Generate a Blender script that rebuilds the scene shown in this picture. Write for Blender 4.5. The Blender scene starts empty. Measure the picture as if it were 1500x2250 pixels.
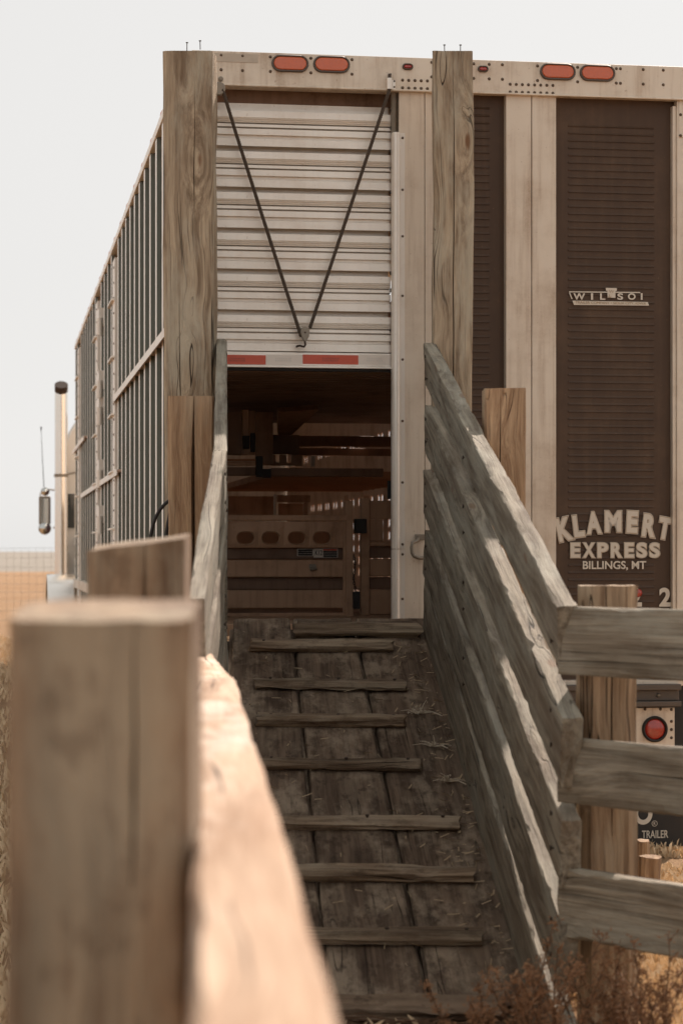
import bpy, bmesh, math, random
from mathutils import Vector, Matrix, noise
random.seed(7)
R = math.radians
scene = bpy.context.scene
col = scene.collection

# ------------------------------------------------------------------ camera
F, CX, HY, HC = 4900.0, 750.0, 1213.0, 1.57       # focal length in photo pixels, principal column, horizon row, eye height
cd = bpy.data.cameras.new('camera'); cam = bpy.data.objects.new('camera', cd); col.objects.link(cam)
cam.location = (0, 0, HC); cam.rotation_euler = (R(90), 0, 0)
cd.sensor_fit = 'VERTICAL'; cd.sensor_height = 36; cd.lens = F / 2250 * 36
cd.shift_y = (HY - 1125) / 2250
cd.clip_start = 0.05; cd.clip_end = 6000
cd.dof.use_dof = True; cd.dof.focus_distance = 11.4; cd.dof.aperture_fstop = 4.2
scene.camera = cam

# ------------------------------------------------------------------ sky, sun, exposure
SUN_AZ, SUN_EL = 19.5, 38.5
w = bpy.data.worlds.new('World'); scene.world = w; w.use_nodes = True
nt = w.node_tree; bg = nt.nodes['Background']
sky = nt.nodes.new('ShaderNodeTexSky'); sky.sky_type = 'NISHITA'; sky.sun_disc = False
sky.sun_elevation = R(SUN_EL); sky.sun_rotation = R(SUN_AZ)
sky.air_density = 1.0; sky.dust_density = 1.6; sky.ozone_density = 1.0
hs = nt.nodes.new('ShaderNodeHueSaturation'); hs.inputs['Saturation'].default_value = 0.12
nt.links.new(sky.outputs[0], hs.inputs['Color'])
mixw = nt.nodes.new('ShaderNodeMix'); mixw.data_type = 'RGBA'; mixw.inputs[0].default_value = 0.86
mixw.inputs[7].default_value = (7.2, 7.08, 6.92, 1)       # thin even haze veil over the whole sky
nt.links.new(hs.outputs[0], mixw.inputs[6]); nt.links.new(mixw.outputs[2], bg.inputs[0])
bg.inputs[1].default_value = 0.079
sl = bpy.data.lights.new('sun', 'SUN'); so = bpy.data.objects.new('sun', sl); col.objects.link(so)
sl.energy = 5.0; sl.angle = R(0.53); sl.color = (1.0, 0.85, 0.74)
sd = Vector((math.sin(R(SUN_AZ)) * math.cos(R(SUN_EL)), math.cos(R(SUN_AZ)) * math.cos(R(SUN_EL)), math.sin(R(SUN_EL))))
so.rotation_euler = sd.to_track_quat('Z', 'Y').to_euler()
so.location = (6, 20, 14)
scene.view_settings.view_transform = 'Standard'; scene.view_settings.look = 'None'
scene.view_settings.exposure = 0.52; scene.view_settings.gamma = 1.0
scene.render.engine = 'CYCLES'
scene.cycles.use_denoising = True; scene.cycles.max_bounces = 6; scene.cycles.diffuse_bounces = 4; scene.cycles.use_adaptive_sampling = True; scene.cycles.adaptive_threshold = 0.025
scene.cycles.sample_clamp_indirect = 6

# ------------------------------------------------------------------ frames
def at(px, py, Y):                       # the point seen at photo pixel (px, py) at distance Y
    return Vector(((px - CX) / F * Y, Y, HC - (py - HY) / F * Y))
TH = math.atan(755 / F)
RV = Vector((math.cos(TH), math.sin(TH), 0)); FV = Vector((-math.sin(TH), math.cos(TH), 0))
C0 = Vector(((421 - CX) / F * 11.3, 11.3, 0))
TM = Matrix.Translation(C0) @ Matrix(((RV.x, FV.x, 0, 0), (RV.y, FV.y, 0, 0), (0, 0, 1, 0), (0, 0, 0, 1)))
def T(px, py, v=0.0):                    # photo pixel -> (u, v, w) on the trailer plane v
    d = Vector(((px - CX) / F, 1, 0)); t = (C0.dot(FV) + v) / d.dot(FV)
    p = d * t
    return Vector(((p - C0).dot(RV), v, HC - (py - HY) / F * t))
def S(px, py, u=0.0):                    # photo pixel -> (u, v, w) on the trailer's side plane u
    d = Vector(((px - CX) / F, 1, 0)); t = (C0.dot(RV) + u) / d.dot(RV)
    p = d * t
    return Vector((u, (p - C0).dot(FV), HC - (py - HY) / F * t))

# ------------------------------------------------------------------ object helpers
WM = {}
def link(o, parent=None, M=None):
    col.objects.link(o)
    M = M or Matrix.Identity(4)
    if parent is not None:
        o.parent = parent
        o.matrix_basis = WM[parent.name].inverted() @ M
    else:
        o.matrix_basis = M
    WM[o.name] = M
    return o
def tag(o, label, cat=None, group=None, kind=None):
    if label: o['label'] = label
    if cat: o['category'] = cat
    if group: o['group'] = group
    if kind: o['kind'] = kind
    return o
def thing(name, label, cat, M=None, group=None):
    return tag(link(bpy.data.objects.new(name, None), None, M), label, cat, group)
def mesh_obj(name, me, mat, parent=None, M=None, smooth=None):
    if mat is not None and not me.materials: me.materials.append(mat)
    if smooth is not None:
        me.polygons.foreach_set('use_smooth', [True] * len(me.polygons))
        if smooth < 180: me.set_sharp_from_angle(angle=R(smooth))
    return link(bpy.data.objects.new(name, me), parent, M)

class MB:                                # collects geometry for one mesh
    def __init__(s): s.v = []; s.f = []
    def add(s, vs, fs):
        n = len(s.v); s.v += [tuple(x) for x in vs]; s.f += [tuple(i + n for i in f) for f in fs]
    def box(s, a, b):
        x0, y0, z0 = (min(a[i], b[i]) for i in range(3)); x1, y1, z1 = (max(a[i], b[i]) for i in range(3))
        s.add([(x0,y0,z0),(x1,y0,z0),(x1,y1,z0),(x0,y1,z0),(x0,y0,z1),(x1,y0,z1),(x1,y1,z1),(x0,y1,z1)],
              [(0,3,2,1),(4,5,6,7),(0,1,5,4),(1,2,6,5),(2,3,7,6),(3,0,4,7)])
    def tube(s, pts, r, n=8, caps=True, r1=None):
        pts = [Vector(p) for p in pts]; m = len(pts); rings = []
        prev = None
        for i, p in enumerate(pts):
            d = (pts[min(i+1, m-1)] - pts[max(i-1, 0)]).normalized()
            a = prev if prev is not None else (Vector((0,0,1)) if abs(d.z) < .9 else Vector((1,0,0)))
            a = (a - d * a.dot(d)).normalized(); b = d.cross(a); prev = a
            rr = r if r1 is None else r + (r1 - r) * i / max(1, m - 1)
            rings.append([p + a * rr * math.cos(2*math.pi*k/n) + b * rr * math.sin(2*math.pi*k/n) for k in range(n)])
        vs = [q for g in rings for q in g]; fs = []
        for i in range(m - 1):
            for k in range(n):
                fs.append((i*n+k, i*n+(k+1)%n, (i+1)*n+(k+1)%n, (i+1)*n+k))
        if caps: fs += [tuple(range(n-1, -1, -1)), tuple((m-1)*n+k for k in range(n))]
        s.add(vs, fs)
    def prism(s, poly, y0, y1):          # poly = [(x, z)], extruded along y
        n = len(poly)
        vs = [(x, y0, z) for x, z in poly] + [(x, y1, z) for x, z in poly]
        fs = [(i, (i+1)%n, n+(i+1)%n, n+i) for i in range(n)] + [tuple(range(n-1,-1,-1)), tuple(range(n, 2*n))]
        s.add(vs, fs)
    def dome(s, c, r, h, nrm=Vector((0,-1,0)), n=8, rings=2):
        nrm = nrm.normalized(); a = nrm.orthogonal().normalized(); b = nrm.cross(a)
        vs = []; fs = []
        for j in range(rings + 1):
            t = j / (rings + .35) * math.pi / 2
            for k in range(n):
                an = 2*math.pi*k/n
                vs.append(Vector(c) + (a*math.cos(an)+b*math.sin(an))*r*math.cos(t) + nrm*h*math.sin(t))
        for j in range(rings):
            for k in range(n): fs.append((j*n+k, j*n+(k+1)%n, (j+1)*n+(k+1)%n, (j+1)*n+k))
        fs.append(tuple(rings*n+k for k in range(n)))
        s.add(vs, fs)
    def mesh(s, name):
        me = bpy.data.meshes.new(name); me.from_pydata(s.v, [], s.f)
        bm = bmesh.new(); bm.from_mesh(me); bmesh.ops.recalc_face_normals(bm, faces=bm.faces); bm.to_mesh(me); bm.free()
        me.update(); return me
    def build(s, name, mat, parent=None, M=None, smooth=None, bevel=0):
        o = mesh_obj(name, s.mesh(name), mat, parent, M, smooth)
        if bevel:
            b = o.modifiers.new('bevel', 'BEVEL'); b.width = bevel; b.segments = 2; b.limit_method = 'ANGLE'; b.angle_limit = R(40)
        return o

# ------------------------------------------------------------------ materials
def nodes(name):
    m = bpy.data.materials.new(name); m.use_nodes = True
    return m, m.node_tree, m.node_tree.nodes['Principled BSDF']
def N(t, typ, **kw):
    n = t.nodes.new(typ)
    for k, v in kw.items(): setattr(n, k, v)
    return n
def math_n(t, op, a, b=None, clamp=False):
    n = N(t, 'ShaderNodeMath', operation=op, use_clamp=clamp)
    for i, x in enumerate((a, b)):
        if x is None: continue
        if isinstance(x, (int, float)): n.inputs[i].default_value = x
        else: t.links.new(x, n.inputs[i])
    return n.outputs[0]
def mix_n(t, fac, a, b, blend='MIX'):
    n = N(t, 'ShaderNodeMix', data_type='RGBA', blend_type=blend)
    for i, x in ((0, fac), (6, a), (7, b)):
        if isinstance(x, (int, float)): n.inputs[i].default_value = x
        elif isinstance(x, tuple): n.inputs[i].default_value = (*x, 1) if len(x) == 3 else x
        else: t.links.new(x, n.inputs[i])
    return n.outputs[2]
def ramp(t, x, a, b):                    # smooth 0..1 between a and b
    n = N(t, 'ShaderNodeMapRange', interpolation_type='SMOOTHSTEP')
    t.links.new(x, n.inputs[0]); n.inputs[1].default_value = a; n.inputs[2].default_value = b
    return n.outputs[0]
def noise_n(t, vec, scale3, detail=4, rough=.55, dist=0.0):
    mp = N(t, 'ShaderNodeMapping'); mp.inputs['Scale'].default_value = scale3; t.links.new(vec, mp.inputs[0])
    n = N(t, 'ShaderNodeTexNoise'); n.inputs['Scale'].default_value = 1; n.inputs['Detail'].default_value = detail
    n.inputs['Roughness'].default_value = rough; n.inputs['Distortion'].default_value = dist
    t.links.new(mp.outputs[0], n.inputs['Vector']); return n.outputs[0]
def jitter_vec(t, amount=40.0):
    tc = N(t, 'ShaderNodeTexCoord'); oi = N(t, 'ShaderNodeObjectInfo')
    cb = N(t, 'ShaderNodeCombineXYZ')
    for i, k in enumerate((1.0, .63, .37)): t.links.new(math_n(t, 'MULTIPLY', oi.outputs['Random'], amount * k), cb.inputs[i])
    va = N(t, 'ShaderNodeVectorMath', operation='ADD'); t.links.new(tc.outputs['Object'], va.inputs[0]); t.links.new(cb.outputs[0], va.inputs[1])
    return va.outputs[0], oi.outputs['Random']

def wood(name, light, dark, stain, knotc=(.16,.075,.035), knots=1.0, stain_amt=.6, rough=.85, crack=1.0, gscale=1.0, weather=0.0, wcol=(.42,.43,.40), wavy=.10, dust=0.0, dcol=(.42,.34,.25)):
    m, t, p = nodes(name)
    vec, rnd = jitter_vec(t)
    mp = N(t, 'ShaderNodeMapping'); mp.inputs['Scale'].default_value = (1.7, 5.2, 5.2); t.links.new(vec, mp.inputs[0])
    vo = N(t, 'ShaderNodeTexVoronoi'); vo.inputs['Scale'].default_value = 1; t.links.new(mp.outputs[0], vo.inputs['Vector'])
    d = vo.outputs['Distance']
    swirl = math_n(t, 'MULTIPLY', math_n(t, 'SUBTRACT', 1.0, ramp(t, d, .0, .55)), .055 * knots)
    warp = math_n(t, 'MULTIPLY', math_n(t, 'SUBTRACT', noise_n(t, vec, (1.6, 2.5, 2.5), 2), .5), wavy)
    off = N(t, 'ShaderNodeCombineXYZ'); s = math_n(t, 'ADD', swirl, warp); t.links.new(s, off.inputs[1]); t.links.new(s, off.inputs[2])
    va = N(t, 'ShaderNodeVectorMath', operation='ADD'); t.links.new(vec, va.inputs[0]); t.links.new(off.outputs[0], va.inputs[1]); gv = va.outputs[0]
    g1 = noise_n(t, gv, (1.1, 42*gscale, 42*gscale), 6, .65)
    g2 = noise_n(t, gv, (4.0, 190*gscale, 190*gscale), 3, .6)
    wv = N(t, 'ShaderNodeTexWave', wave_type='BANDS', bands_direction='DIAGONAL'); wv.inputs['Scale'].default_value = 9*gscale; wv.inputs['Distortion'].default_value = 2.4; wv.inputs['Detail'].default_value = 2
    mw = N(t, 'ShaderNodeMapping'); mw.inputs['Scale'].default_value = (.10, 1, 1); t.links.new(gv, mw.inputs[0]); t.links.new(mw.outputs[0], wv.inputs['Vector'])
    g = math_n(t, 'ADD', math_n(t, 'MULTIPLY', ramp(t, g1, .38, .64), .58), math_n(t, 'MULTIPLY', wv.outputs['Fac'], .22))
    g = math_n(t, 'ADD', g, math_n(t, 'MULTIPLY', ramp(t, g2, .3, .7), .25), True)
    c = mix_n(t, g, dark, light)
    st = ramp(t, noise_n(t, vec, (.9, 5, 5), 4, .6), .42, .72)
    c = mix_n(t, math_n(t, 'MULTIPLY', st, stain_amt), c, stain)
    if weather:
        wt = ramp(t, noise_n(t, vec, (1.6, 7, 7), 5, .65), .45, .65)
        c = mix_n(t, math_n(t, 'MULTIPLY', wt, weather), c, wcol)
    if dust:
        du = ramp(t, noise_n(t, vec, (3.2, 6, 6), 6, .68), .46, .68)
        c = mix_n(t, math_n(t, 'MULTIPLY', du, dust), c, dcol)
        dd = ramp(t, noise_n(t, vec, (9, 15, 15), 5, .7), .52, .66)
        c = mix_n(t, math_n(t, 'MULTIPLY', dd, dust * .8), c, stain)
    kr = math_n(t, 'SUBTRACT', ramp(t, d, .055, .10), math_n(t, 'MULTIPLY', math_n(t, 'SUBTRACT', 1.0, ramp(t, d, .0, .05)), .4))
    km = math_n(t, 'MULTIPLY', math_n(t, 'SUBTRACT', 1.0, kr, True), .85 * min(1, knots))
    c = mix_n(t, km, c, knotc)
    cr = noise_n(t, gv, (.16, 20*gscale, 20*gscale), 1, .5)
    crm = math_n(t, 'SUBTRACT', 1.0, ramp(t, math_n(t, 'ABSOLUTE', math_n(t, 'SUBTRACT', cr, .5)), .002, .013))
    crm = math_n(t, 'MULTIPLY', crm, math_n(t, 'MULTIPLY', ramp(t, noise_n(t, vec, (1.3, 6, 6), 2), .5, .62), crack))
    c = mix_n(t, crm, c, tuple(x * .22 for x in dark))
    val = N(t, 'ShaderNodeHueSaturation'); t.links.new(c, val.inputs['Color'])
    t.links.new(math_n(t, 'ADD', .86, math_n(t, 'MULTIPLY', rnd, .28)), val.inputs['Value'])
    t.links.new(val.outputs[0], p.inputs['Base Color'])
    p.inputs['Roughness'].default_value = rough; p.inputs['Specular IOR Level'].default_value = .25
    h = math_n(t, 'ADD', math_n(t, 'MULTIPLY', g1, .6), math_n(t, 'MULTIPLY', g2, .4))
    h = math_n(t, 'SUBTRACT', h, math_n(t, 'MULTIPLY', crm, 1.2))
    b = N(t, 'ShaderNodeBump'); b.inputs['Strength'].default_value = .75; b.inputs['Distance'].default_value = .014
    t.links.new(h, b.inputs['Height']); t.links.new(b.outputs[0], p.inputs['Normal'])
    return m

def metal(name, base, dirt=(.30,.20,.13), amt=.35, rough=.45, metallic=0.0, streak=.3, spec=.5, bump=.15, sc=1.0, spot=0.0):
    m, t, p = nodes(name)
    tc = N(t, 'ShaderNodeTexCoord'); vec = tc.outputs['Object']
    n1 = noise_n(t, vec, (3*sc, 3*sc, 3*sc), 6, .65)
    n2 = noise_n(t, vec, (22*sc, 22*sc, 1.4*sc), 4, .6)
    n3 = noise_n(t, vec, (90*sc, 90*sc, 90*sc), 3, .6)
    f = math_n(t, 'ADD', math_n(t, 'MULTIPLY', ramp(t, n1, .42, .78), amt), math_n(t, 'MULTIPLY', ramp(t, n2, .45, .75), streak * amt), True)
    f = math_n(t, 'MULTIPLY', f, math_n(t, 'ADD', .55, math_n(t, 'MULTIPLY', n3, .9)), True)
    c = mix_n(t, f, base, dirt)
    if spot:
        sp = ramp(t, noise_n(t, vec, (60*sc, 60*sc, 60*sc), 2, .5), .69, .74)
        c = mix_n(t, math_n(t, 'MULTIPLY', sp, spot), c, dirt)
    t.links.new(c, p.inputs['Base Color'])
    t.links.new(math_n(t, 'ADD', rough, math_n(t, 'MULTIPLY', f, .35), True), p.inputs['Roughness'])
    p.inputs['Metallic'].default_value = metallic; p.inputs['Specular IOR Level'].default_value = spec
    b = N(t, 'ShaderNodeBump'); b.inputs['Strength'].default_value = bump; b.inputs['Distance'].default_value = .004
    t.links.new(math_n(t, 'ADD', n1, math_n(t, 'MULTIPLY', n3, .2)), b.inputs['Height']); t.links.new(b.outputs[0], p.inputs['Normal'])
    return m
def plain(name, c, rough=.6, metallic=0.0, spec=.5, vary=.15, sc=30, coat=0):
    m, t, p = nodes(name)
    tc = N(t, 'ShaderNodeTexCoord'); n = noise_n(t, tc.outputs['Object'], (sc, sc, sc), 4, .6)
    t.links.new(mix_n(t, n, tuple(x * (1 - vary) for x in c), tuple(min(1, x * (1 + vary)) for x in c)), p.inputs['Base Color'])
    p.inputs['Roughness'].default_value = rough; p.inputs['Metallic'].default_value = metallic; p.inputs['Specular IOR Level'].default_value = spec
    p.inputs['Coat Weight'].default_value = coat
    return m

M_POST = wood('weathered post wood', (.46,.34,.225), (.16,.10,.06), (.12,.07,.04), stain_amt=.6, knots=1.1, weather=.5, wcol=(.42,.365,.275))
M_TALL = wood('tall post wood', (.50,.405,.29), (.17,.12,.078), (.12,.075,.045), stain_amt=.55, knots=1.4, weather=.7, wcol=(.46,.415,.325))
M_POST2 = wood('tan post wood', (.52,.36,.225), (.23,.135,.077), (.17,.093,.052), stain_amt=.45, knots=1.0, weather=.35, wcol=(.45,.385,.28))
M_GREY = wood('grey weathered board wood', (.36,.315,.24), (.105,.084,.06), (.10,.068,.044), stain_amt=.6, knots=.6, weather=.5, wcol=(.345,.33,.27), wavy=.02, dust=.25, dcol=(.42,.385,.315))
M_NEAR = wood('near post wood', (.40,.285,.185), (.15,.09,.054), (.085,.048,.028), stain_amt=.85, knots=.9, gscale=.4, crack=.4, weather=.45, wcol=(.36,.325,.245), dust=.45, dcol=(.40,.33,.235), wavy=.06)
M_RAMP = wood('trampled ramp plank wood', (.23,.16,.11), (.08,.052,.035), (.04,.025,.017), stain_amt=.7, knots=.3, crack=.7, weather=.3, wcol=(.32,.25,.18), rough=.9, wavy=.03, dust=.7, dcol=(.40,.315,.23))
M_CLEAT = wood('worn cleat wood', (.40,.295,.20), (.10,.064,.04), (.06,.036,.022), stain_amt=.55, knots=.3, weather=.45, wcol=(.43,.36,.26), wavy=.03, dust=.5)
M_RAIL = wood('pale rail wood', (.62,.46,.335), (.32,.20,.125), (.40,.245,.15), stain_amt=.6, knots=.5, gscale=.5, weather=.6, wcol=(.74,.64,.55), wavy=.04)  # pale base with whiter patches
M_ALU = metal('dull pale aluminium', (.70,.61,.50), dirt=(.33,.22,.14), amt=.5, rough=.42, metallic=.15, streak=.8, spot=.45)
M_ALUW = metal('white door aluminium', (.82,.765,.69), dirt=(.40,.28,.19), amt=.26, rough=.33, metallic=.35, streak=.3, spot=.25)
M_DARKP = metal('dark brown trailer panel', (.074,.045,.029), dirt=(.20,.13,.082), amt=.30, rough=.5, streak=.4, spot=.35, spec=.25)
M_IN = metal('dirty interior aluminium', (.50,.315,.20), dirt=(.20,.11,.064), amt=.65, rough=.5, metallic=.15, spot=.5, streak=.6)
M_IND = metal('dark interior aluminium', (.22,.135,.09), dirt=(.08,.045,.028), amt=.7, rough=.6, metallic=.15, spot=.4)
M_INW = metal('russet panel with painted bounce light', (.44,.215,.11), dirt=(.22,.095,.05), amt=.5, rough=.7, streak=.2, spot=.3)  # warm sunlight bounced off the floor is put into the base colour
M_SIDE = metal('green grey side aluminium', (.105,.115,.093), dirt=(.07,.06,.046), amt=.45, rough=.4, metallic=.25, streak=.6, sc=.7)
M_RIB = metal('pale rib edge aluminium', (.86,.79,.70), dirt=(.4,.30,.23), amt=.2, rough=.4, metallic=.2)
M_RAILB = metal('side rail aluminium with painted ground bounce', (.62,.42,.32), dirt=(.35,.2,.14), amt=.3, rough=.4, metallic=.2)  # red tint paints the warm ground reflection into the metal
M_RIVET = plain('dark rivet metal', (.12,.085,.06), .5, .5)
M_RUBBER = plain('black rubber', (.022,.019,.017), .7, vary=.3)
M_GASKET = plain('lamp rubber gasket', (.10,.08,.065), .6)
M_AMBER = plain('orange lamp lens', (.62,.13,.045), .25, spec=.6, vary=.12, sc=60, coat=.3)
def fluted(m, sc=95):
    t = m.node_tree; p = t.nodes['Principled BSDF']; tc = N(t, 'ShaderNodeTexCoord')
    wv = N(t, 'ShaderNodeTexWave', bands_direction='X'); wv.inputs['Scale'].default_value = sc; t.links.new(tc.outputs['Object'], wv.inputs['Vector'])
    b = N(t, 'ShaderNodeBump'); b.inputs['Strength'].default_value = .5; b.inputs['Distance'].default_value = .003
    t.links.new(wv.outputs['Fac'], b.inputs['Height']); t.links.new(b.outputs[0], p.inputs['Normal'])
fluted(M_AMBER)
M_RED = plain('red lamp lens', (.36,.03,.018), .2, spec=.7, vary=.35, sc=45, coat=.4)
M_TAPE_R = plain('red reflective tape', (.55,.085,.04), .4, vary=.08)
M_TAPE_W = plain('white reflective tape', (.74,.66,.58), .4, vary=.05)
M_FADE = plain('faded tape print', (.38,.075,.045), .5, vary=.2)
M_FADEW = plain('faded pale print', (.66,.60,.53), .5, vary=.1)
M_PRINT = plain('cream lettering vinyl', (.62,.56,.47), .5, vary=.06, sc=80)
M_PRINTD = plain('dark lettering outline', (.07,.045,.03), .5)
M_GOLD = plain('gold lettering outline', (.36,.25,.15), .5)
M_ROPE = plain('dark braided rope fibre', (.075,.055,.04), .9, vary=.4, sc=300)
M_STEEL = plain('grey cast steel', (.26,.225,.18), .5, .5, vary=.2)
M_CHROME = plain('polished chrome', (.86,.82,.76), .22, 1.0, vary=.03)
M_GLASS = plain('dark cab glass', (.04,.045,.045), .08, 0, .8)
M_MIRROR = plain('mirror glass', (.55,.55,.52), .04, 1.0, vary=.02)
M_TRUCK = plain('pale silver truck paint', (.60,.575,.53), .3, .3, vary=.04, coat=.5)
M_TRUCKP = plain('plum truck paint', (.10,.045,.055), .3, .1, vary=.1, coat=.5)
M_NAIL = plain('rusty nail steel', (.055,.035,.025), .7, .4)
M_STRAW = plain('straw', (.70,.53,.34), .8, vary=.35, sc=15)
M_WEED = plain('russet dry weed', (.25,.125,.058), .85, vary=.5, sc=20)
M_WEEDS = plain('dark weed stem', (.12,.065,.035), .85, vary=.4, sc=20)
M_JEAN = plain('dark denim', (.020,.021,.021), .85, vary=.35, sc=200)
M_SHIRT = plain('black work shirt cloth', (.018,.017,.016), .9, vary=.3, sc=120)
M_SKIN = plain('skin', (.42,.24,.16), .55, vary=.08)
M_HAIR = plain('dark hair', (.03,.02,.014), .7, vary=.3)
M_WIRE = plain('galvanised wire', (.25,.22,.19), .6, .5)
def ground_mat():
    m, t, p = nodes('dry grass ground')
    tc = N(t, 'ShaderNodeTexCoord'); vec = tc.outputs['Object']
    a = noise_n(t, vec, (.25,.25,.25), 6, .6); b = noise_n(t, vec, (3,3,3), 6, .7); c3 = noise_n(t, vec, (45,45,45), 4, .7)
    c = mix_n(t, ramp(t, a, .35, .7), (.34,.205,.11), (.40,.26,.15))
    c = mix_n(t, math_n(t, 'MULTIPLY', ramp(t, b, .5, .75), .6), c, (.20,.115,.06))
    c = mix_n(t, math_n(t, 'MULTIPLY', ramp(t, c3, .5, .7), .5), c, (.13,.075,.045))
    t.links.new(c, p.inputs['Base Color']); p.inputs['Roughness'].default_value = .95; p.inputs['Specular IOR Level'].default_value = .1
    bm = N(t, 'ShaderNodeBump'); bm.inputs['Strength'].default_value = .8; bm.inputs['Distance'].default_value = .05
    t.links.new(math_n(t, 'ADD', b, c3), bm.inputs['Height']); t.links.new(bm.outputs[0], p.inputs['Normal'])
    return m
M_GROUND = ground_mat()
M_SAGE = plain('grey sagebrush plain', (.26,.235,.20), .95, spec=.1, vary=.3, sc=.25)

# ------------------------------------------------------------------ wood pieces
def fbm(x, y, z): return noise.noise((x, y, z)) + .5 * noise.noise((2.1*x, 2.1*y, 2.1*z))
def timber(name, parent, p0, p1, w, h, mat, up=Vector((0,0,1)), seg=.06, wear=.004, rad=.006, warp=(0,0), cracks=(), taper=0, endrough=.006, seed=None, slant=0, sag=None, wedge=0, chip=0.0, endfreq=25):
    """A sawn piece from p0 to p1 (centre line): local x along it, y across (w), z towards 'up' (h). cracks = [(face, position, half width, depth, start, end, drift)]"""
    p0 = Vector(p0); p1 = Vector(p1); X = (p1 - p0); L = X.length; X.normalize()
    Z = (up - X * up.dot(X)).normalized(); Y = Z.cross(X)
    M = Matrix.Translation(p0) @ Matrix(((X.x,Y.x,Z.x,0),(X.y,Y.y,Z.y,0),(X.z,Y.z,Z.z,0),(0,0,0,1)))
    sd_ = random.random() * 100 if seed is None else seed
    n = max(4, int(L / seg)); hw, hh = w/2, h/2
    base = []                                  # perimeter: (y, z, face, t)
    def side(ax, sgn, face, a0, a1):
        ts = [i/4 for i in range(5)]
        return ts
    def ring_pts(s):
        rr = rad * (1 + .9 * abs(fbm(s*5, sd_, 1.7))) + chip * max(0, fbm(s*9, sd_, 5.1) - .15) * 1.6
        pts = []
        faces = [('-z', (-hw+rr, -hh), (hw-rr, -hh)), ('+y', (hw, -hh+rr), (hw, hh-rr)), ('+z', (hw-rr, hh), (-hw+rr, hh)), ('-y', (-hw, hh-rr), (-hw, -hh+rr))]
        for fn, a, b in faces:
            ts = [(t, 0) for t in (0, .25, .5, .75, 1) if t in (0, 1) or all(ck[0] != fn or abs(t - ck[1]) > .12 for ck in cracks)]
            for ck in cracks:
                if ck[0] != fn: continue
                u = s / L
                pos = ck[1] + ck[6] * (u - ck[4]) + .02 * noise.noise((s*3, sd_, ck[1]))
                inside = max(0, min(1, (u - ck[4]) / .04)) * max(0, min(1, (ck[5] - u) / .12)) if ck[4] > .001 else max(0, min(1, (ck[5] - u) / .15))
                span = math.hypot(b[0]-a[0], b[1]-a[1]); hwid = ck[2] / span * (.25 + .75 * inside)
                ts = ts + [(pos - hwid, 0), (pos, ck[3] * inside), (pos + hwid, 0)]
            ts.sort()
            nrm = {'-z': (0,-1), '+y': (1,0), '+z': (0,1), '-y': (-1,0)}[fn]
            for t, dep in ts:
                y = a[0] + (b[0]-a[0])*t; z = a[1] + (b[1]-a[1])*t
                j = wear * fbm(s*2.2, t*1.3 + sd_, ord(fn[1]) + (7 if fn[0] == '-' else 0)) - dep
                pts.append((y + nrm[0]*j, z + nrm[1]*j))
        return pts
    vs = []; fs = []; k = None
    for i in range(n + 1):
        s = L * i / n
        pts = ring_pts(s); k = len(pts)
        dy = warp[0] * noise.noise((s*.7, sd_, 3)) ; dz = warp[1] * noise.noise((s*.7, sd_, 9))
        if sag: dy += sag[0] * math.sin(math.pi*i/n); dz += sag[1] * math.sin(math.pi*i/n)
        sc = 1 - taper * i / n
        for (y, z) in pts:
            x = s
            if i in (0, n): x += endrough * fbm(y*endfreq, z*endfreq, sd_ + i) + (slant * y if i == n else 0) + (wedge * z if i == n else 0)
            vs.append((x, y*sc + dy, z*sc + dz))
    for i in range(n):
        for q in range(k): fs.append((i*k+q, i*k+(q+1)%k, (i+1)*k+(q+1)%k, (i+1)*k+q))
    for i, o in ((0, 0), (n, n*k)):
        c = Vector((0,0,0))
        for q in range(k): c += Vector(vs[o+q])
        ci = len(vs); vs.append(tuple(c / k))
        for q in range(k): fs.append((ci, o+(q+1)%k, o+q) if i == 0 else (ci, o+q, o+(q+1)%k))
    me = bpy.data.meshes.new(name); me.from_pydata(vs, [], fs); me.update()
    return mesh_obj(name, me, mat, parent, M, smooth=38)
def nail_mesh():
    b = MB(); b.tube([(0,0,-.02),(0,0,.028)], .0028, 6); b.tube([(0,0,.028),(0,0,.032)], .0075, 8); return b.mesh('nail')
NAIL = nail_mesh(); NAIL.materials.append(M_NAIL)
def nail(parent, p, direction=Vector((0,0,1)), scale=1.0):
    q = Vector(direction).to_track_quat('Z', 'Y').to_matrix().to_4x4()
    return link(bpy.data.objects.new('nail', NAIL), parent, Matrix.Translation(Vector(p)) @ q @ Matrix.Scale(scale, 4))

# ------------------------------------------------------------------ ground and plain
b = MB(); n = 60
def gz(x, y): return 0.0 if y < 60 else 0.0
b.add([(-4000,-60,0),(4000,-60,0),(4000,4000,0),(-4000,4000,0)], [(0,1,2,3)])
tag(b.build('ground', M_GROUND), None, kind='structure')
b = MB(); vs = []; nx, ny = 70, 14
for j in range(ny + 1):
    for i in range(nx + 1):
        x = -420 + 520 * i / nx; y = 175 + 260 * (j / ny) ** 1.3
        z = 1.62 * min(1, (j / ny) * 1.15) + .10 * fbm(x*.05, y*.05, 2) * (j > 0) - (.05 if j == 0 else 0)
        vs.append((x, y, z))
b.add(vs, [(j*(nx+1)+i, j*(nx+1)+i+1, (j+1)*(nx+1)+i+1, (j+1)*(nx+1)+i) for j in range(ny) for i in range(nx)])
tag(b.build('hills', M_SAGE, smooth=180), None, kind='structure')

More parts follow.
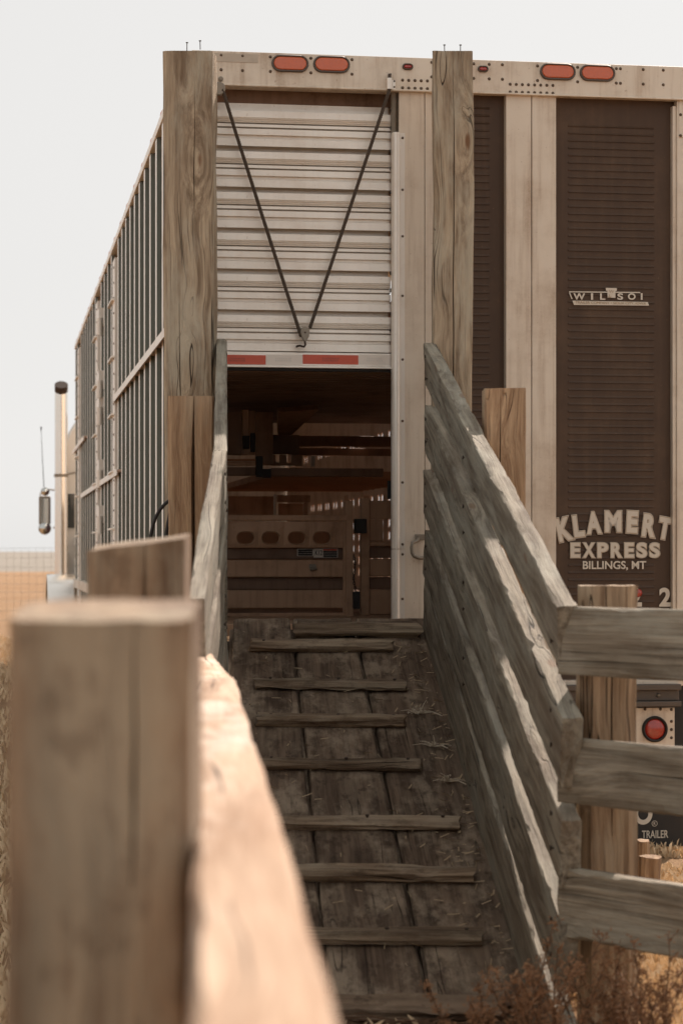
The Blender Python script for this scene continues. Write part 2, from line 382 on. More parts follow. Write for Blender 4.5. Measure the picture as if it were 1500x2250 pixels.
# ------------------------------------------------------------------ livestock trailer
TR = thing('livestock_trailer', 'pale aluminium slat-sided livestock semi trailer with brown rear panels and raised roll-up door', 'trailer', TM)
TU, TL, TOP, FLOOR = 2.60, 16.3, 4.11, 1.20
def tbox(name, a, b_, mat, parent=TR, bevel=.003):
    m = MB(); m.box(a, b_); return m.build(name, mat, parent, TM, bevel=bevel)
def pbox(name, px0, py0, px1, py1, v0, v1, mat, parent=TR, bevel=.003):
    a = T(px0, py0, v0); c = T(px1, py1, v0)
    return tbox(name, (a.x, v0, a.z), (c.x, v1, c.z), mat, parent, bevel)
HB = T(480, 187).z
header = tbox('header_beam', (0, -.02, HB), (TU, .10, TOP), M_ALU)
tbox('header_lip', (0.005, -.028, HB-.006), (TU-.005, .02, HB+.004), M_ALU)
pbox('faded_patch', 470, 116, 567, 138, -.0225, -.018, plain('faded tan patch', (.47,.40,.32), .6), bevel=0)
# rivets on the header and columns
rv = MB()
def rivet(px, py, v=-.02, r=.0085, h=.006):
    p = T(px, py, v); rv.dome(p, r, h)
for px in (486, 533, 594, 683, 773, 948, 1074, 1103, 1180, 1268, 1353, 1362, 1412, 1456, 1040):
    sl_ = (px - 480) * .034; rivet(px, 121 + sl_); rivet(px, 153 + sl_)
for row in (0, 17):
    for k in range(6): rivet(884 + 13.6*k, 176 + row + (884+13.6*k-884)*.033)
    for k in range(8): rivet(1120 + 13.4*k, 185 + row + k*.4)
for k in range(46): rv.dome((.03 + k*.056, .03, TOP), .006, .005, Vector((0,0,1)))
def lamp(name, px, py, wpx, hpx, mat, v=-.02, gasket=.011):
    c = T(px, py, v); sc = 4900 / 11.45
    a, h = wpx / sc / 2, hpx / sc / 2
    def stad(a, h, n=10):
        r = h; L = a - r; pts = []
        for k in range(n + 1): t = -math.pi/2 + math.pi*k/n; pts.append((L + r*math.cos(t), r*math.sin(t)))
        for k in range(n + 1): t = math.pi/2 + math.pi*k/n; pts.append((-L + r*math.cos(t), r*math.sin(t)))
        return pts
    o = MB()
    prof = [(0, .0), (.000, .010), (.004, .015), (gasket*.8, .013), (gasket, .006)]      # inset, height
    rings = [[(c.x + x, v - hh, c.z + z) for x, z in stad(a - i, h - i)] for i, hh in prof]
    k = len(rings[0]); o.v = [p for r_ in rings for p in r_]
    o.f = [(i*k+q, i*k+(q+1)%k, (i+1)*k+(q+1)%k, (i+1)*k+q) for i in range(len(rings)-1) for q in range(k)]
    body = o.build(name, M_GASKET, TR, TM, smooth=50)
    l = MB(); ii = gasket*.9
    lr = [[(c.x + x, v - hh, c.z + z) for x, z in stad(a - i, h - i)] for i, hh in ((ii, .004), (ii+.001, .011), (ii+.005, .0145))]
    l.v = [p for r_ in lr for p in r_]; l.f = [(i*k+q, i*k+(q+1)%k, (i+1)*k+(q+1)%k, (i+1)*k+q) for i in range(2) for q in range(k)] + [tuple(2*k+q for q in range(k))]
    l.build('lens', mat, body, TM, smooth=40)
    return body
for px, py in ((637, 140), (728, 142), (1224, 158), (1311, 161)): lamp('tail_lamp', px, py, 81, 37, M_AMBER)
for px, py in ((895, 147), (1060, 152)): lamp('marker_lamp', px, py, 24, 14, M_RED, gasket=.008)
# columns and dark panels of the rear frame
W0 = T(1420, 1492).z
def column(px0, px1, v0=.0, v1=.09, w0=W0, w1=HB-.002, mat=M_ALU, name='rear_column'):
    return tbox(name, (T(px0,1000).x, v0, w0), (T(px1,1000).x, v1, w1), mat)
column(424, 458)
column(876, 932); column(933.5, 1003); column(1111, 1166.5); column(1168, 1221); column(1486, 1515)
tk = MB(); ua, ub, uc = T(861,1000).x, T(878,1000).x, T(889,1000).x
wt, wb = T(875, 292).z, T(875, 1372).z
pr = [(ua, .03)] + [((ua+ub)/2 - (ub-ua)/2*math.cos(math.pi*k/8), -.002 - .022*math.sin(math.pi*k/8)) for k in range(9)] + [(uc, -.002), (uc, .0), (uc, .03)]
def upoly(mb, poly, w0, w1):
    n_ = len(poly); mb.add([(x, y, w0) for x, y in poly] + [(x, y, w1) for x, y in poly], [(i, (i+1)%n_, n_+(i+1)%n_, n_+i) for i in range(n_)] + [tuple(range(n_)), tuple(range(2*n_-1, n_-1, -1))])
wj = T(875, 1207).z
upoly(tk, pr, wj + .003, wt); upoly(tk, pr, wb, wj)
tk.build('door_track', M_ALUW, TR, TM, smooth=40)
tk = MB(); upoly(tk, [(T(862,250).x, .02), (T(868,250).x, .005), (T(875,250).x, .03), (T(875,250).x, .06), (T(862,250).x, .06)], wt, HB); tk.build('upper_track', M_STEEL, TR, TM)
for py in (303, 417, 519, 690-40, 790, 925, 1060, 1196, 1218, 1316): rivet(884, py, -.002, .007, .005)
tbox('column_seam', (T(931.7,1000).x, .03, W0), (T(933.8,1000).x, .08, HB), M_RIVET, bevel=0)
tbox('column_seam', (T(1166.2,1000).x, .03, W0), (T(1168.3,1000).x, .08, HB), M_RIVET, bevel=0)
def ribbed(px0, px1, rpx0, rpx1, py0, name='ribbed_panel'):
    m = MB(); u0, u1 = T(px0,1000,.05).x, T(px1,1000,.05).x; r0, r1 = T(rpx0,1000,.05).x, T(rpx1,1000,.05).x
    m.box((u0, .05, W0), (u1, .07, HB + .01))
    w_ = T(rpx0, py0, .05).z; pitch = 16.3 * 11.5 / 4900
    while w_ > W0 + .05:
        e = .003                                                    # pressed louvre: proud lower lip, sloping back upwards
        m.add([(r0, .051, w_), (r1, .051, w_), (r1, .051, w_+.013), (r0, .051, w_+.013), (r0+e, .044, w_+.001), (r1-e, .044, w_+.001)],
              [(0,1,5,4), (4,5,2,3), (0,4,3), (1,2,5)])
        w_ -= pitch
    return m.build(name, M_DARKP, TR, TM)
ribbed(1003, 1112, 1008, 1075, 238); ribbed(1220, 1487, 1247, 1436, 278)
column(1478, 1486.2, .012, .06, W0, HB-.03, M_ALU, 'panel_edge')
corner = tbox('corner_plate', (T(1490,300).x, -.005, T(1490,302).z), (TU, .0, HB), M_ALU)
for py in (210, 252, 298): rivet(1494, py, -.005)
rv_obj = rv.build('rivet', M_RIVET, TR, TM, smooth=60); rv_obj['kind'] = 'stuff'
# ---- roll-up door
DU0, DU1 = T(472,700,.06).x, T(858,700,.06).x
DV = .062
slat_prof = [(0,.075),(-.026,.075),(-.028,.0),(-.062,.0),(-.066,.005),(-.070,.001),(-.075,.006),(-.079,.002),(-.084,.007),(-.088,.003),(-.089,.040),(-.0955,.040),(-.0965,.0),(-.111,.0),(-.112,.036),(-.1185,.036),(-.120,.0),(-.150,.0),(-.152,.022),(-.165,.022),(-.170,.0),(-.2085,.0)]
wtop = T(665, 324, DV).z; PER = (wtop - T(665, 772, DV).z) / 5
door = MB(); door.box((DU0, DV+.08, T(665,808,DV).z+.02), (DU1, DV+.085, HB+.05)); door = door.build('roll_up_door', M_ALUW, TR, TM)
sm = MB(); k = len(slat_prof); f_ = PER / .2085
sm.add([(DU0, DV + y, z*f_) for z, y in slat_prof] + [(DU1, DV + y, z*f_) for z, y in slat_prof], [(i, i+1, k+i+1, k+i) for i in range(k-1)])
SLAT = sm.mesh('slat'); SLAT.materials.append(M_ALUW)
for i in range(-1, 5):
    link(bpy.data.objects.new('slat', SLAT), door, TM @ Matrix.Translation((0, 0, wtop - i*PER)))
o = link(bpy.data.objects.new('slat', SLAT), door, TM @ Matrix.Translation((0, .028, wtop + PER + .05)) @ Matrix.Translation((0, DV, -PER)) @ Matrix.Rotation(R(-26), 4, 'X') @ Matrix.Translation((0, -DV, PER)))
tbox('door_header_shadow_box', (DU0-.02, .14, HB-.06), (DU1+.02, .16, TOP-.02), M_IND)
wA, wB, wC, wD = (T(665, y, .05).z for y in (771, 775.5, 803, 809))
tbox('bottom_rail', (DU0, .045, wC-.002), (DU1, .10, wB+.002), M_ALUW, door)
tbox('bottom_lip', (DU0, .035, wD), (DU1, .10, wC-.0025), M_ALUW, door)
tbox('bottom_seal', (DU0, .06, wD-.014), (DU1, .09, wD-.001), M_RUBBER, door)
def tape(px0, px1, mat, name):
    a, c = T(px0, 779, .0425), T(px1, 801, .0425)
    return tbox(name, (a.x, .0425, c.z), (c.x, .0448, a.z), mat, door, bevel=0)
tape(472, 584, M_TAPE_R, 'red_tape'); tape(585, 664, M_TAPE_W, 'white_tape'); tape(665, 787, M_TAPE_R, 'red_tape'); tape(788, 857, M_TAPE_W, 'white_tape')
for px0, px1, mt in ((502,540,M_FADE), (708,745,M_FADE), (605,640,M_FADEW), (805,840,M_FADEW)):
    a, c = T(px0, 784.5, .0418), T(px1, 795, .0418); q = MB()
    for r_ in range(2):
        zz = a.z - (a.z-c.z)*(.1 + .48*r_); x = a.x
        while x < c.x - .006:
            ww = random.choice((.004,.006,.008)); q.box((x, .0418, zz-(a.z-c.z)*.36), (min(x+ww, c.x), .0424, zz)); x += ww + .003
    q.build('tape_print', mt, door, TM)
# gap at the right of the door with little roller brackets
for i in range(-1, 6):
    for dz in (0, -.088*f_):
        p = wtop - i*PER + dz
        tbox('roller', (T(857,700,.05).x, .045, p-.018), (T(864,700,.05).x, .07, p+.0), M_RUBBER, door)
# rope guides: left sheave, right roller
q = MB(); c = T(481, 195, -.03); q.tube([c + Vector((0,-.012,0)), c + Vector((0,.012,0))], .034, 18); q.build('rope_sheave', M_STEEL, TR, TM, smooth=40, bevel=.004)
q = MB(); c = T(485, 174, -.02); q.tube([c + Vector((0,-.008,0)), c], .013, 12); q.tube([c + Vector((0,-.018,0)), c], .007, 8); q.build('bolt', M_STEEL, TR, TM, smooth=40)
q = MB(); a, c = T(855, 172, -.04), T(855, 196, -.04); q.tube([a, c], .0145, 14); q.box((a.x+.012, -.026, c.z), (a.x+.034, -.0205, a.z-.005)); q.build('rope_roller', M_ALUW, TR, TM, smooth=40)
for py in (178, 191): q = MB(); q.dome(T(866,py,-.027), .005, .004); q.build('roller_bolt', M_RIVET, TR, TM)
# grab handle
q = MB(); hp = [T(918, 1184, -.004), T(916, 1188, -.03), T(905, 1193, -.04), T(904, 1203, -.042), T(905, 1215, -.042), T(909, 1222, -.042), T(920, 1226, -.04), T(933, 1226, -.02), T(934,1226,.0)]
q.tube(hp, .0095, 10); a, c = T(912, 1174, -.008), T(932, 1187, -.008); q.box((a.x, -.008, c.z), (c.x, -.001, a.z)); q.build('grab_handle', M_STEEL, TR, TM, smooth=45)
# rear sill, bumper, lamp plate, mud flap
tbox('rear_sill', (0, -.03, W0-.035), (TU, .12, W0-.003), M_ALU)
bw = [T(1430, y, -.05).z for y in (1503, 1516, 1540, 1552)]
bx0, bx1 = T(1240,1500,-.05).x, T(1491,1500,-.05).x
q = MB(); q.box((bx0, -.09, bw[1]), (bx1, -.03, bw[0])); q.box((bx0, -.05, bw[2]), (bx1, -.03, bw[1])); q.box((bx0, -.09, bw[3]), (bx1, -.03, bw[2])); bump_ = q.build('rear_bumper', plain('dark bumper steel', (.10,.08,.065), .45, .3), TR, TM, bevel=.004)
q = MB(); q.dome(T(1445, 1528, -.052), .012, .012); q.build('bumper_bolt', M_STEEL, bump_, TM, smooth=60)
pl0, pl1 = T(1330,1556,-.04), T(1481,1640,-.04)
plate = tbox('lamp_plate', (pl0.x, -.04, pl1.z), (pl1.x, -.02, pl0.z), M_ALU)
q = MB(); r2 = MB()
for px, py in ((1416,1558),(1450,1558),(1474,1559),(1474,1585),(1474,1603),(1474,1621)): q = MB(); q.dome(T(px,py,-.041), .0085, .006); q.build('plate_rivet', M_RIVET, plate, TM, smooth=60)
c = T(1437, 1602, -.04); q = MB(); nn = 28
prof = [(.069,.0),(.068,.012),(.062,.018),(.056,.014),(.054,.004)]
q.v = [(c.x + r_*math.cos(2*math.pi*k/nn), -.04 - h_, c.z + r_*math.sin(2*math.pi*k/nn)) for r_, h_ in prof for k in range(nn)]
q.f = [(i*nn+k, i*nn+(k+1)%nn, (i+1)*nn+(k+1)%nn, (i+1)*nn+k) for i in range(4) for k in range(nn)]
bl = q.build('brake_lamp', M_RUBBER, TR, TM, smooth=40)
q = MB(); q.dome(c + Vector((0,-.003,0)), .0545, .016, n=28, rings=5); q.build('lens', M_RED, bl, TM, smooth=60)
fl0, fl1 = T(1270,1645,.05), T(1530,1890,.05)
tbox('mud_flap', (fl0.x, .05, .02), (TU, .06, W0-.03), M_RUBBER)
q = MB()
for uu in (.35, TU-.35):
    for vv in (1.6, 2.9):
        q = MB(); q.tube([(uu-.3, vv, .5), (uu+.3, vv, .5)], .5, 28); wh = q.build('wheel', M_RUBBER, TR, TM, smooth=40)
        q = MB(); q.tube([(uu-.305, vv, .5), (uu+.305, vv, .5)], .28, 24); q.build('rim', M_CHROME, wh, TM, smooth=40)
# ---- lettering on the dark panel
def text_mesh(s, offset=0.0, extrude=.0006):
    cu = bpy.data.curves.new('text', 'FONT'); cu.body = s; cu.offset = offset; cu.extrude = extrude; cu.resolution_u = 6
    ob = bpy.data.objects.new('text', cu); col.objects.link(ob); dg = bpy.context.evaluated_depsgraph_get(); dg.update()
    me = bpy.data.meshes.new_from_object(ob.evaluated_get(dg)); bpy.data.objects.remove(ob); bpy.data.curves.remove(cu)
    return me
def place_text(s, cx, cy, wpx, hpx, v, mat, name='lettering', offset=.03, rot=0, grow=0.0, parent=TR):
    """Flat vinyl letters: fitted to a box of the given photo size, standing on the trailer plane v."""
    me0 = text_mesh(s, offset)
    xs = [p.co.x for p in me0.vertices]; ys = [p.co.y for p in me0.vertices]
    x0, x1, y0, y1 = min(xs), max(xs), min(ys), max(ys)
    sc = (11.3 + T(cx,cy).x * .154) / 4900; c = T(cx, cy, v)
    me = text_mesh(s, offset + grow) if grow else me0
    kx, ky = wpx*sc/(x1-x0), hpx*sc/(y1-y0)
    mx, my = (x0+x1)/2, (y0+y1)/2; ca, sa = math.cos(R(rot)), math.sin(R(rot))
    for p in me.vertices:
        x, y, z = (p.co.x-mx)*kx, (p.co.y-my)*ky, p.co.z
        p.co = (c.x + x*ca - y*sa, v - z, c.z + x*sa + y*ca)
    me.materials.clear()
    return mesh_obj(name, me, mat, parent, TM)
VP = .0395
for ch, cx, cy, wp, hp_, ro in (('K',1238,1163,34,56,12),('L',1270,1156,25,52,7),('A',1303,1149,35,52,4),('M',1346,1146,40,50,0),('E',1388,1147,26,52,-3),('R',1425,1155,31,54,-7),('T',1459,1161,31,52,-10)):
    for g_, mt, dv in ((.06, M_PRINT, 0), (.042, M_GOLD, .0012), (.018, M_PRINT, .0024)):
        place_text(ch, cx, cy, wp*.88, hp_*.88, VP-dv, mt, offset=.03, rot=ro, grow=g_)
x = 1252
for ch, wp in (('E',22),('X',28),('P',25),('R',26),('E',22),('S',24),('S',24)):
    for g_, mt, dv in ((.045, M_PRINT, 0), (.030, M_GOLD, .0012), (.008, M_PRINT, .0024)):
        place_text(ch, x + wp/2, 1209, wp*.93, 32, VP-dv, mt, offset=.03, grow=g_)
    x += wp + 4.3
place_text('BILLINGS, MT', 1349, 1243, 144, 21, VP, M_PRINT, offset=.022)
place_text('2', 1460, 1312, 27, 42, VP, M_PRINT, offset=.04)
place_text('2', 1396, 1312, 27, 42, VP, M_PRINT, offset=.04)
q = MB(); q.dome(T(1401,1303,.035), .022, .012, n=16, rings=3); q.build('reflector', M_RED, TR, TM, smooth=60)
for ch, x0, x1 in (('W',1258,1285),('I',1297,1302),('L',1317,1329),('S',1355,1368),('O',1378,1395.5),('I',1406.5,1410.5)):
    place_text(ch, (x0+x1)/2, 651.5, x1-x0, 14.5, VP, M_PRINT, offset=.03)
def flat(name, pts, v, mat, th=.0008):
    q = MB(); P_ = [T(a, c_, v) for a, c_ in pts]; q.prism([(p.x, p.z) for p in P_], v, v + th); return q.build(name, mat, TR, TM)
flat('logo_banner', [(1256.5,660.5),(1422,663.5),(1425,671.5),(1260,670)], VP, M_PRINT)
flat('logo_bar', [(1249,640),(1405,641.5),(1406,644),(1250,642.3)], VP, M_PRINT)
flat('logo_bar', [(1249,643),(1251.5,643),(1257,657),(1254.5,657)], VP, M_PRINT)
flat('logo_shield', [(1330,632.5),(1354,633),(1354,639),(1351,639.5),(1351,654.5),(1333.5,654),(1333.5,639),(1330,638.5)], VP-.001, M_PRINT)
place_text('W', 1342.3, 640.5, 12, 6, VP-.002, M_GOLD, offset=-.01)
q = MB(); q.prism([(T(a,c_).x, T(a,c_).z) for a, c_ in ((1342,645),(1343,645),(1343,651),(1346,649.5),(1346.5,650.5),(1343,653),(1342,653),(1338.5,650.5),(1339,649.5),(1342,651))], VP-.0025, VP-.0018); q.build('logo_anchor', M_GOLD, TR, TM)
place_text('TRAILER COMPANY \u2022 SIOUX CITY, IOWA', 1341, 666, 160, 6.2, VP-.0012, M_GOLD, offset=.0)
place_text('TRAILER', 1438, 1833, 60, 17, .049, M_PRINT, offset=.01)
place_text('R', 1437, 1809.5, 4.5, 6.5, .049, M_PRINT, offset=.0)
q = MB(); c = T(1437, 1809.5, .049); q.v = [(c.x + r_*math.cos(2*math.pi*k/24), .049, c.z + r_*math.sin(2*math.pi*k/24)) for r_ in (.0155,.0130) for k in range(24)]; q.f = [(k, (k+1)%24, 24+(k+1)%24, 24+k) for k in range(24)]; q.build('lettering', M_PRINT, TR, TM)
q = MB(); c = T(1412, 1788, .049); q.v = [(c.x + r_*math.cos(2*math.pi*k/32), .049, c.z + r_*1.15*math.sin(2*math.pi*k/32)) for r_ in (.050,.028) for k in range(32)]; q.f = [(k, (k+1)%32, 32+(k+1)%32, 32+k) for k in range(32)]; q.build('lettering', M_PRINT, TR, TM)

# ---- punched side walls, roof, floor
def punched(u0, u1, name, mat):
    m = MB(); cw, chh = .19, .116
    nv, nw = int((TL-.12)/cw), int((TOP-.16-FLOOR)/chh)
    for j in range(nw):
        w_ = FLOOR + j*chh
        hole_row = (j % 5 != 0) if u0 == 0 else j in (1, 2, 3, 4, 5, 7, 12)  # left wall gets extra hole rows, added to let skylight into the interior
        if not hole_row:
            m.add([(u0,.12,w_),(u0,.12+nv*cw,w_),(u0,.12+nv*cw,w_+chh),(u0,.12,w_+chh)], [(0,1,2,3)]); continue
        for i in range(nv):
            v_ = .12 + i*cw
            if i % 3 == 2:
                m.add([(u0,v_,w_),(u0,v_+cw,w_),(u0,v_+cw,w_+chh),(u0,v_,w_+chh)], [(0,1,2,3)]); continue
            cv, cz = v_+cw/2, w_+chh/2; A, B, ch_ = .048, .042, .020
            hole = [(A-ch_,-B),(A,-B+ch_),(A,B-ch_),(A-ch_,B),(-A+ch_,B),(-A,B-ch_),(-A,-B+ch_),(-A+ch_,-B)]
            out = [(cw/2,-chh/2),(cw/2,-chh/2),(cw/2,chh/2),(cw/2,chh/2),(-cw/2,chh/2),(-cw/2,chh/2),(-cw/2,-chh/2),(-cw/2,-chh/2)]
            vs = [(u0,cv+a,cz+c_) for a,c_ in hole] + [(u1,cv+a,cz+c_) for a,c_ in hole] + [(u0,cv-cw/2,cz-chh/2),(u0,cv+cw/2,cz-chh/2),(u0,cv+cw/2,cz+chh/2),(u0,cv-cw/2,cz+chh/2)]
            br, bl_, tl, tr_ = 17, 16, 19, 18
            fs = [(br,tr_,2,1),(tr_,3,2),(tr_,tl,4,3),(tl,5,4),(tl,bl_,6,5),(bl_,7,6),(bl_,br,0,7),(br,1,0)]
            fs += [(k, (k+1)%8, 8+(k+1)%8, 8+k) for k in range(8)]
            m.add(vs, fs)
    return m.build(name, mat, TR, TM)
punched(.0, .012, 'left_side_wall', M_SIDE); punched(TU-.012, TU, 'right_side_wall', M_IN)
tbox('roof', (0, .10, TOP-.05), (TU, TL, TOP-.02), M_ALU); tbox('front_wall', (0, TL, .9), (TU, TL+.05, TOP), M_ALU)
tbox('floor', (.0, .10, FLOOR-.06), (TU, TL, FLOOR), M_IN)
# left side: ribs, rails, marker lamps, rungs, hardware
rb = MB(); D, Wd = .027, .135; RT = TOP - .055
rb.v = [(0,0,.93),(-D,.008,.93),(-D,Wd-.008,.93),(0,Wd,.93),(0,0,RT),(-D,.008,RT),(-D,Wd-.008,RT),(0,Wd,RT)]
rb.f = [(0,1,5,4),(1,2,6,5),(2,3,7,6),(0,3,2,1),(4,5,6,7)]
RIB = rb.mesh('side_rib'); RIB.materials.append(M_SIDE); RIB.materials.append(M_RIB)
for p in RIB.polygons:
    if abs(p.normal.x) > .8: p.material_index = 1  # sky-facing outer faces pale, rear faces dark: shading put into the colour
v_ = .50; wide = [S(262,900).y, S(223,900).y, S(181,900).y]
while v_ < TL - .1:
    if all(abs(v_ + .06 - x) > .22 for x in wide): link(bpy.data.objects.new('side_rib', RIB), TR, TM @ Matrix.Translation((0, v_, 0)))
    v_ += .535 if v_ < 7 else .62
for x in wide:
    q = MB(); q.box((-.045, x-.16, .93), (0, x+.16, 3.93)); p_ = q.build('side_post', M_RIB, TR, TM, bevel=.004)
    q = MB()
    for k in range(24): q.dome((-.045, x-.1, 1.05 + k*.122), .012, .008, Vector((-1,0,0)), 6, 1)
    q.build('post_rivet', M_RIVET, p_, TM)
    for k in range(5):
        q = MB(); z = 1.75 + k*.46
        q.add([(-.045,x-.16,z),(-.072,x-.14,z),(-.072,x+.50,z),(-.045,x+.52,z),(-.045,x-.16,z+.013),(-.072,x-.14,z+.013),(-.072,x+.50,z+.013),(-.045,x+.52,z+.013)], [(0,3,2,1),(4,5,6,7),(0,1,5,4),(1,2,6,5),(2,3,7,6)])
        q.build('ladder_rung', M_RIB, TR, TM)
tbox('top_rail', (-.036, .0, TOP-.05), (0, TL, TOP), M_RIB)
def side_rail(px0, py0, px1, py1, name='side_rail'):
    a, c = S(px0, py0, -.05), S(px1, py1, -.05)
    q = MB(); wz = (a.z + c.z)/2
    q.box((-.05, a.y, wz-.010), (0, c.y, wz+.010)); o = q.build(name, M_RAILB, TR, TM, bevel=.003)
    q = MB(); q.box((-.056, a.y, wz-.035), (-.0505, c.y, wz+.014)); q.build('rail_flange', M_RIB, o, TM)
    q = MB(); nb = int((c.y-a.y)/.27)
    for k in range(nb): q.dome((-.056, a.y + .1 + k*.27, wz-.03), .012, .008, Vector((-1,0,0)), 6, 1)
    return o
side_rail(396, 680, 249, 878); side_rail(258, 1037, 178, 1086); side_rail(185, 962, 159, 992)
a = S(155, 1268, -.04); tbox('bottom_rail', (-.06, .1, a.z-.10), (0, TL, a.z), M_ALU)
for k in range(18):
    q = MB(); vv = .9 + k*.88; q.box((-.03, vv-.03, TOP), (.03, vv+.03, TOP+.014)); ml = q.build('marker_lamp', M_GASKET, TR, TM)
    q = MB(); q.dome((0, vv, TOP+.012), .032, .045, Vector((0,0,1)), 10, 3); q.build('lens', M_AMBER, ml, TM, smooth=60)
for py in (682, 818, 875, 1012, 1112):
    p = S(219, py, -.04); q = MB(); q.box((-.055, p.y-.22, p.z-.16), (0, p.y+.22, p.z)); q.tube([(-.05, p.y-.30, p.z-.26), (-.05, p.y-.30, p.z-.10)], .028, 10); q.build('door_hinge', M_RIB, TR, TM, smooth=40)
# ---- interior: deck, beams, gates (pixel-measured on planes inside the trailer)
dk = MB(); zc = T(700, 822, .25).z; v_ = .2
while v_ < 4.6:
    dk.box((.03, v_, zc), (TU-.03, v_+.085, zc+.03)); dk.box((.03, v_+.085, zc+.018), (TU-.03, v_+.125, zc+.03)); v_ += .125
dk.build('upper_deck', M_IND, TR, TM)
def ip(name, px0, py0, px1, py1, v, th, mat, parent=TR, bevel=.004): return pbox(name, px0, py0, px1, py1, v, v+th, mat, parent, bevel)
ip('cross_beam', 640, 957, 1010, 983, 4.6, .08, M_IND); ip('cross_beam', 640, 984, 1010, 1003, 4.75, .06, M_IND)
ip('deck_bracket', 592, 955, 658, 998, 3.4, .06, M_IND); ip('deck_hanger', 562, 905, 600, 1022, 3.3, .05, M_IN)
fr = ip('bracket_frame', 598, 999, 606, 1023, 3.5, .04, M_IN); ip('bracket_frame', 615, 999, 630, 1023, 3.5, .04, M_IN); ip('bracket_frame', 641, 999, 664, 1023, 3.5, .04, M_IN); ip('bracket_frame', 598, 1016, 664, 1023, 3.55, .04, M_IN)
ip('pale_strut', 684, 1002, 692, 1025, 3.7, .05, M_ALU); ip('pale_strut', 546, 902, 561, 1000, 3.0, .04, M_IN)
ip('inner_door', 480, 905, 532, 1000, 2.4, .04, M_IND); ip('inner_door_frame', 533, 900, 546, 1000, 2.45, .05, M_IN); ip('latch_plate', 534, 957, 549, 986, 2.38, .03, M_RUBBER); ip('latch_plate', 551, 951, 561, 993, 2.38, .03, M_RUBBER)
ip('sill_rail', 480, 1008, 562, 1013, 2.2, .05, M_INW); ip('sill_rail', 480, 1014, 562, 1023, 2.25, .05, M_IN); ip('sill_rail', 480, 1026, 563, 1045, 2.25, .08, M_IND)
ip('hinge_block', 564, 1002, 578, 1048, 2.15, .06, M_RUBBER); ip('hinge_block', 578, 1030, 596, 1050, 2.15, .06, M_RUBBER)
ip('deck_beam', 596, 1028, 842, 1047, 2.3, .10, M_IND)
a, c_ = T(585, 1049, 2.42), T(842, 1049, 2.42); zz = a.z; far = 2.42
q = MB(); q.box((T(590,1049,2.42).x, 2.42, zz), (1.75, 5.6, zz+.04))
for k in range(12): q.box((a.x, 2.45+k*.26, zz-.006), (1.75, 2.47+k*.26, zz+.001))
q.build('lower_deck_underside', M_INW, TR, TM)
q = MB()
p0, p1, p2, p3 = T(611, 957, 3.3), T(611, 905, 2.2), T(700, 900, 2.2), T(640, 957, 3.3)
q.add([p0, p1, p2, p3, p0+Vector((0,.05,.03)), p1+Vector((0,.05,.03)), p2+Vector((0,.05,.03)), p3+Vector((0,.05,.03))], [(0,1,2,3),(4,7,6,5),(0,4,5,1),(1,5,6,2),(2,6,7,3),(3,7,4,0)]); q.build('folded_ramp', M_IN, TR, TM)
# near gate
GV = 1.55
gate = ip('gate', 480, 1131, 762, 1144, GV-.02, .05, M_IN)
g0, g1 = T(480,1146,GV), T(757,1203,GV); sc = (11.3+GV+.1)/4900
ov = [T(px, 1182, GV) for px in (540, 595, 652, 707)]
q = MB(); n_ = 16; za, zb = g1.z, g0.z
edges = [g0.x] + [(ov[i].x+ov[i+1].x)/2 for i in range(3)] + [(ov[3].x + .07)] + [g1.x]
for i, c in enumerate(ov):
    A, B = 19*sc, 12.5*sc; L_ = A - B
    hole = [(c.x+L_+B*math.cos(-math.pi/2+math.pi*k/8), c.z+B*math.sin(-math.pi/2+math.pi*k/8)) for k in range(9)] + [(c.x-L_+B*math.cos(math.pi/2+math.pi*k/8), c.z+B*math.sin(math.pi/2+math.pi*k/8)) for k in range(9)]
    x0, x1 = edges[i], edges[i+1]; m_ = len(hole)
    outer = []
    for (hx, hz) in hole:
        dx, dz = hx-c.x, hz-c.z
        s_ = min(((x1-c.x) if dx > 0 else (c.x-x0))/max(abs(dx),1e-6), ((zb-c.z) if dz > 0 else (c.z-za))/max(abs(dz),1e-6)); outer.append((c.x+dx*s_, c.z+dz*s_))
    vs = [(x, GV, z) for x, z in hole] + [(x, GV, z) for x, z in outer] + [(x, GV+.03, z) for x, z in hole] + [(c.x+(x-c.x)*1.12, GV-.006, c.z+(z-c.z)*1.18) for x, z in hole]
    fs = []
    for k in range(m_):
        k2 = (k+1) % m_
        fs += [(k, k2, 2*m_+k2, 2*m_+k), (m_+k, m_+k2, 3*m_+k2, 3*m_+k), (3*m_+k, 3*m_+k2, k2, k)]
    for cx_, cz_ in ((x0,za),(x1,za),(x1,zb),(x0,zb)):       # corner fill
        ks = sorted(range(m_), key=lambda k: (outer[k][0]-cx_)**2 + (outer[k][1]-cz_)**2)
        near = [k for k in range(m_) if abs(outer[k][0]-cx_) < 1e-6 and (outer[k][1]-c.z)*(cz_-c.z) > 0]; near2 = [k for k in range(m_) if abs(outer[k][1]-cz_) < 1e-6 and (outer[k][0]-c.x)*(cx_-c.x) > 0]
        if near and near2:
            ka = max(near, key=lambda k: abs(outer[k][1]-c.z)); kb = max(near2, key=lambda k: abs(outer[k][0]-c.x))
            vs.append((cx_, GV, cz_)); fs.append((m_+ka, len(vs)-1, m_+kb))
    q.add(vs, fs)
q.add([(edges[4],GV,za),(edges[5],GV,za),(edges[5],GV,zb),(edges[4],GV,zb)], [(0,1,2,3)])
q.build('oval_panel', M_IN, gate, TM)
for y0, y1, dv, mt in ((1204,1229,.045,M_IND),(1230,1268,0,M_IN),(1269,1296,.045,M_IND),(1297,1336,0,M_IN)): ip('gate_board', 480, y0, 757, y1, GV+dv, .02, mt, gate, .006)  # recessed boards use the darker metal: recess shade put into the colour
ip('gate_board', 480, 1347, 762, 1357, GV, .03, M_IN, gate)
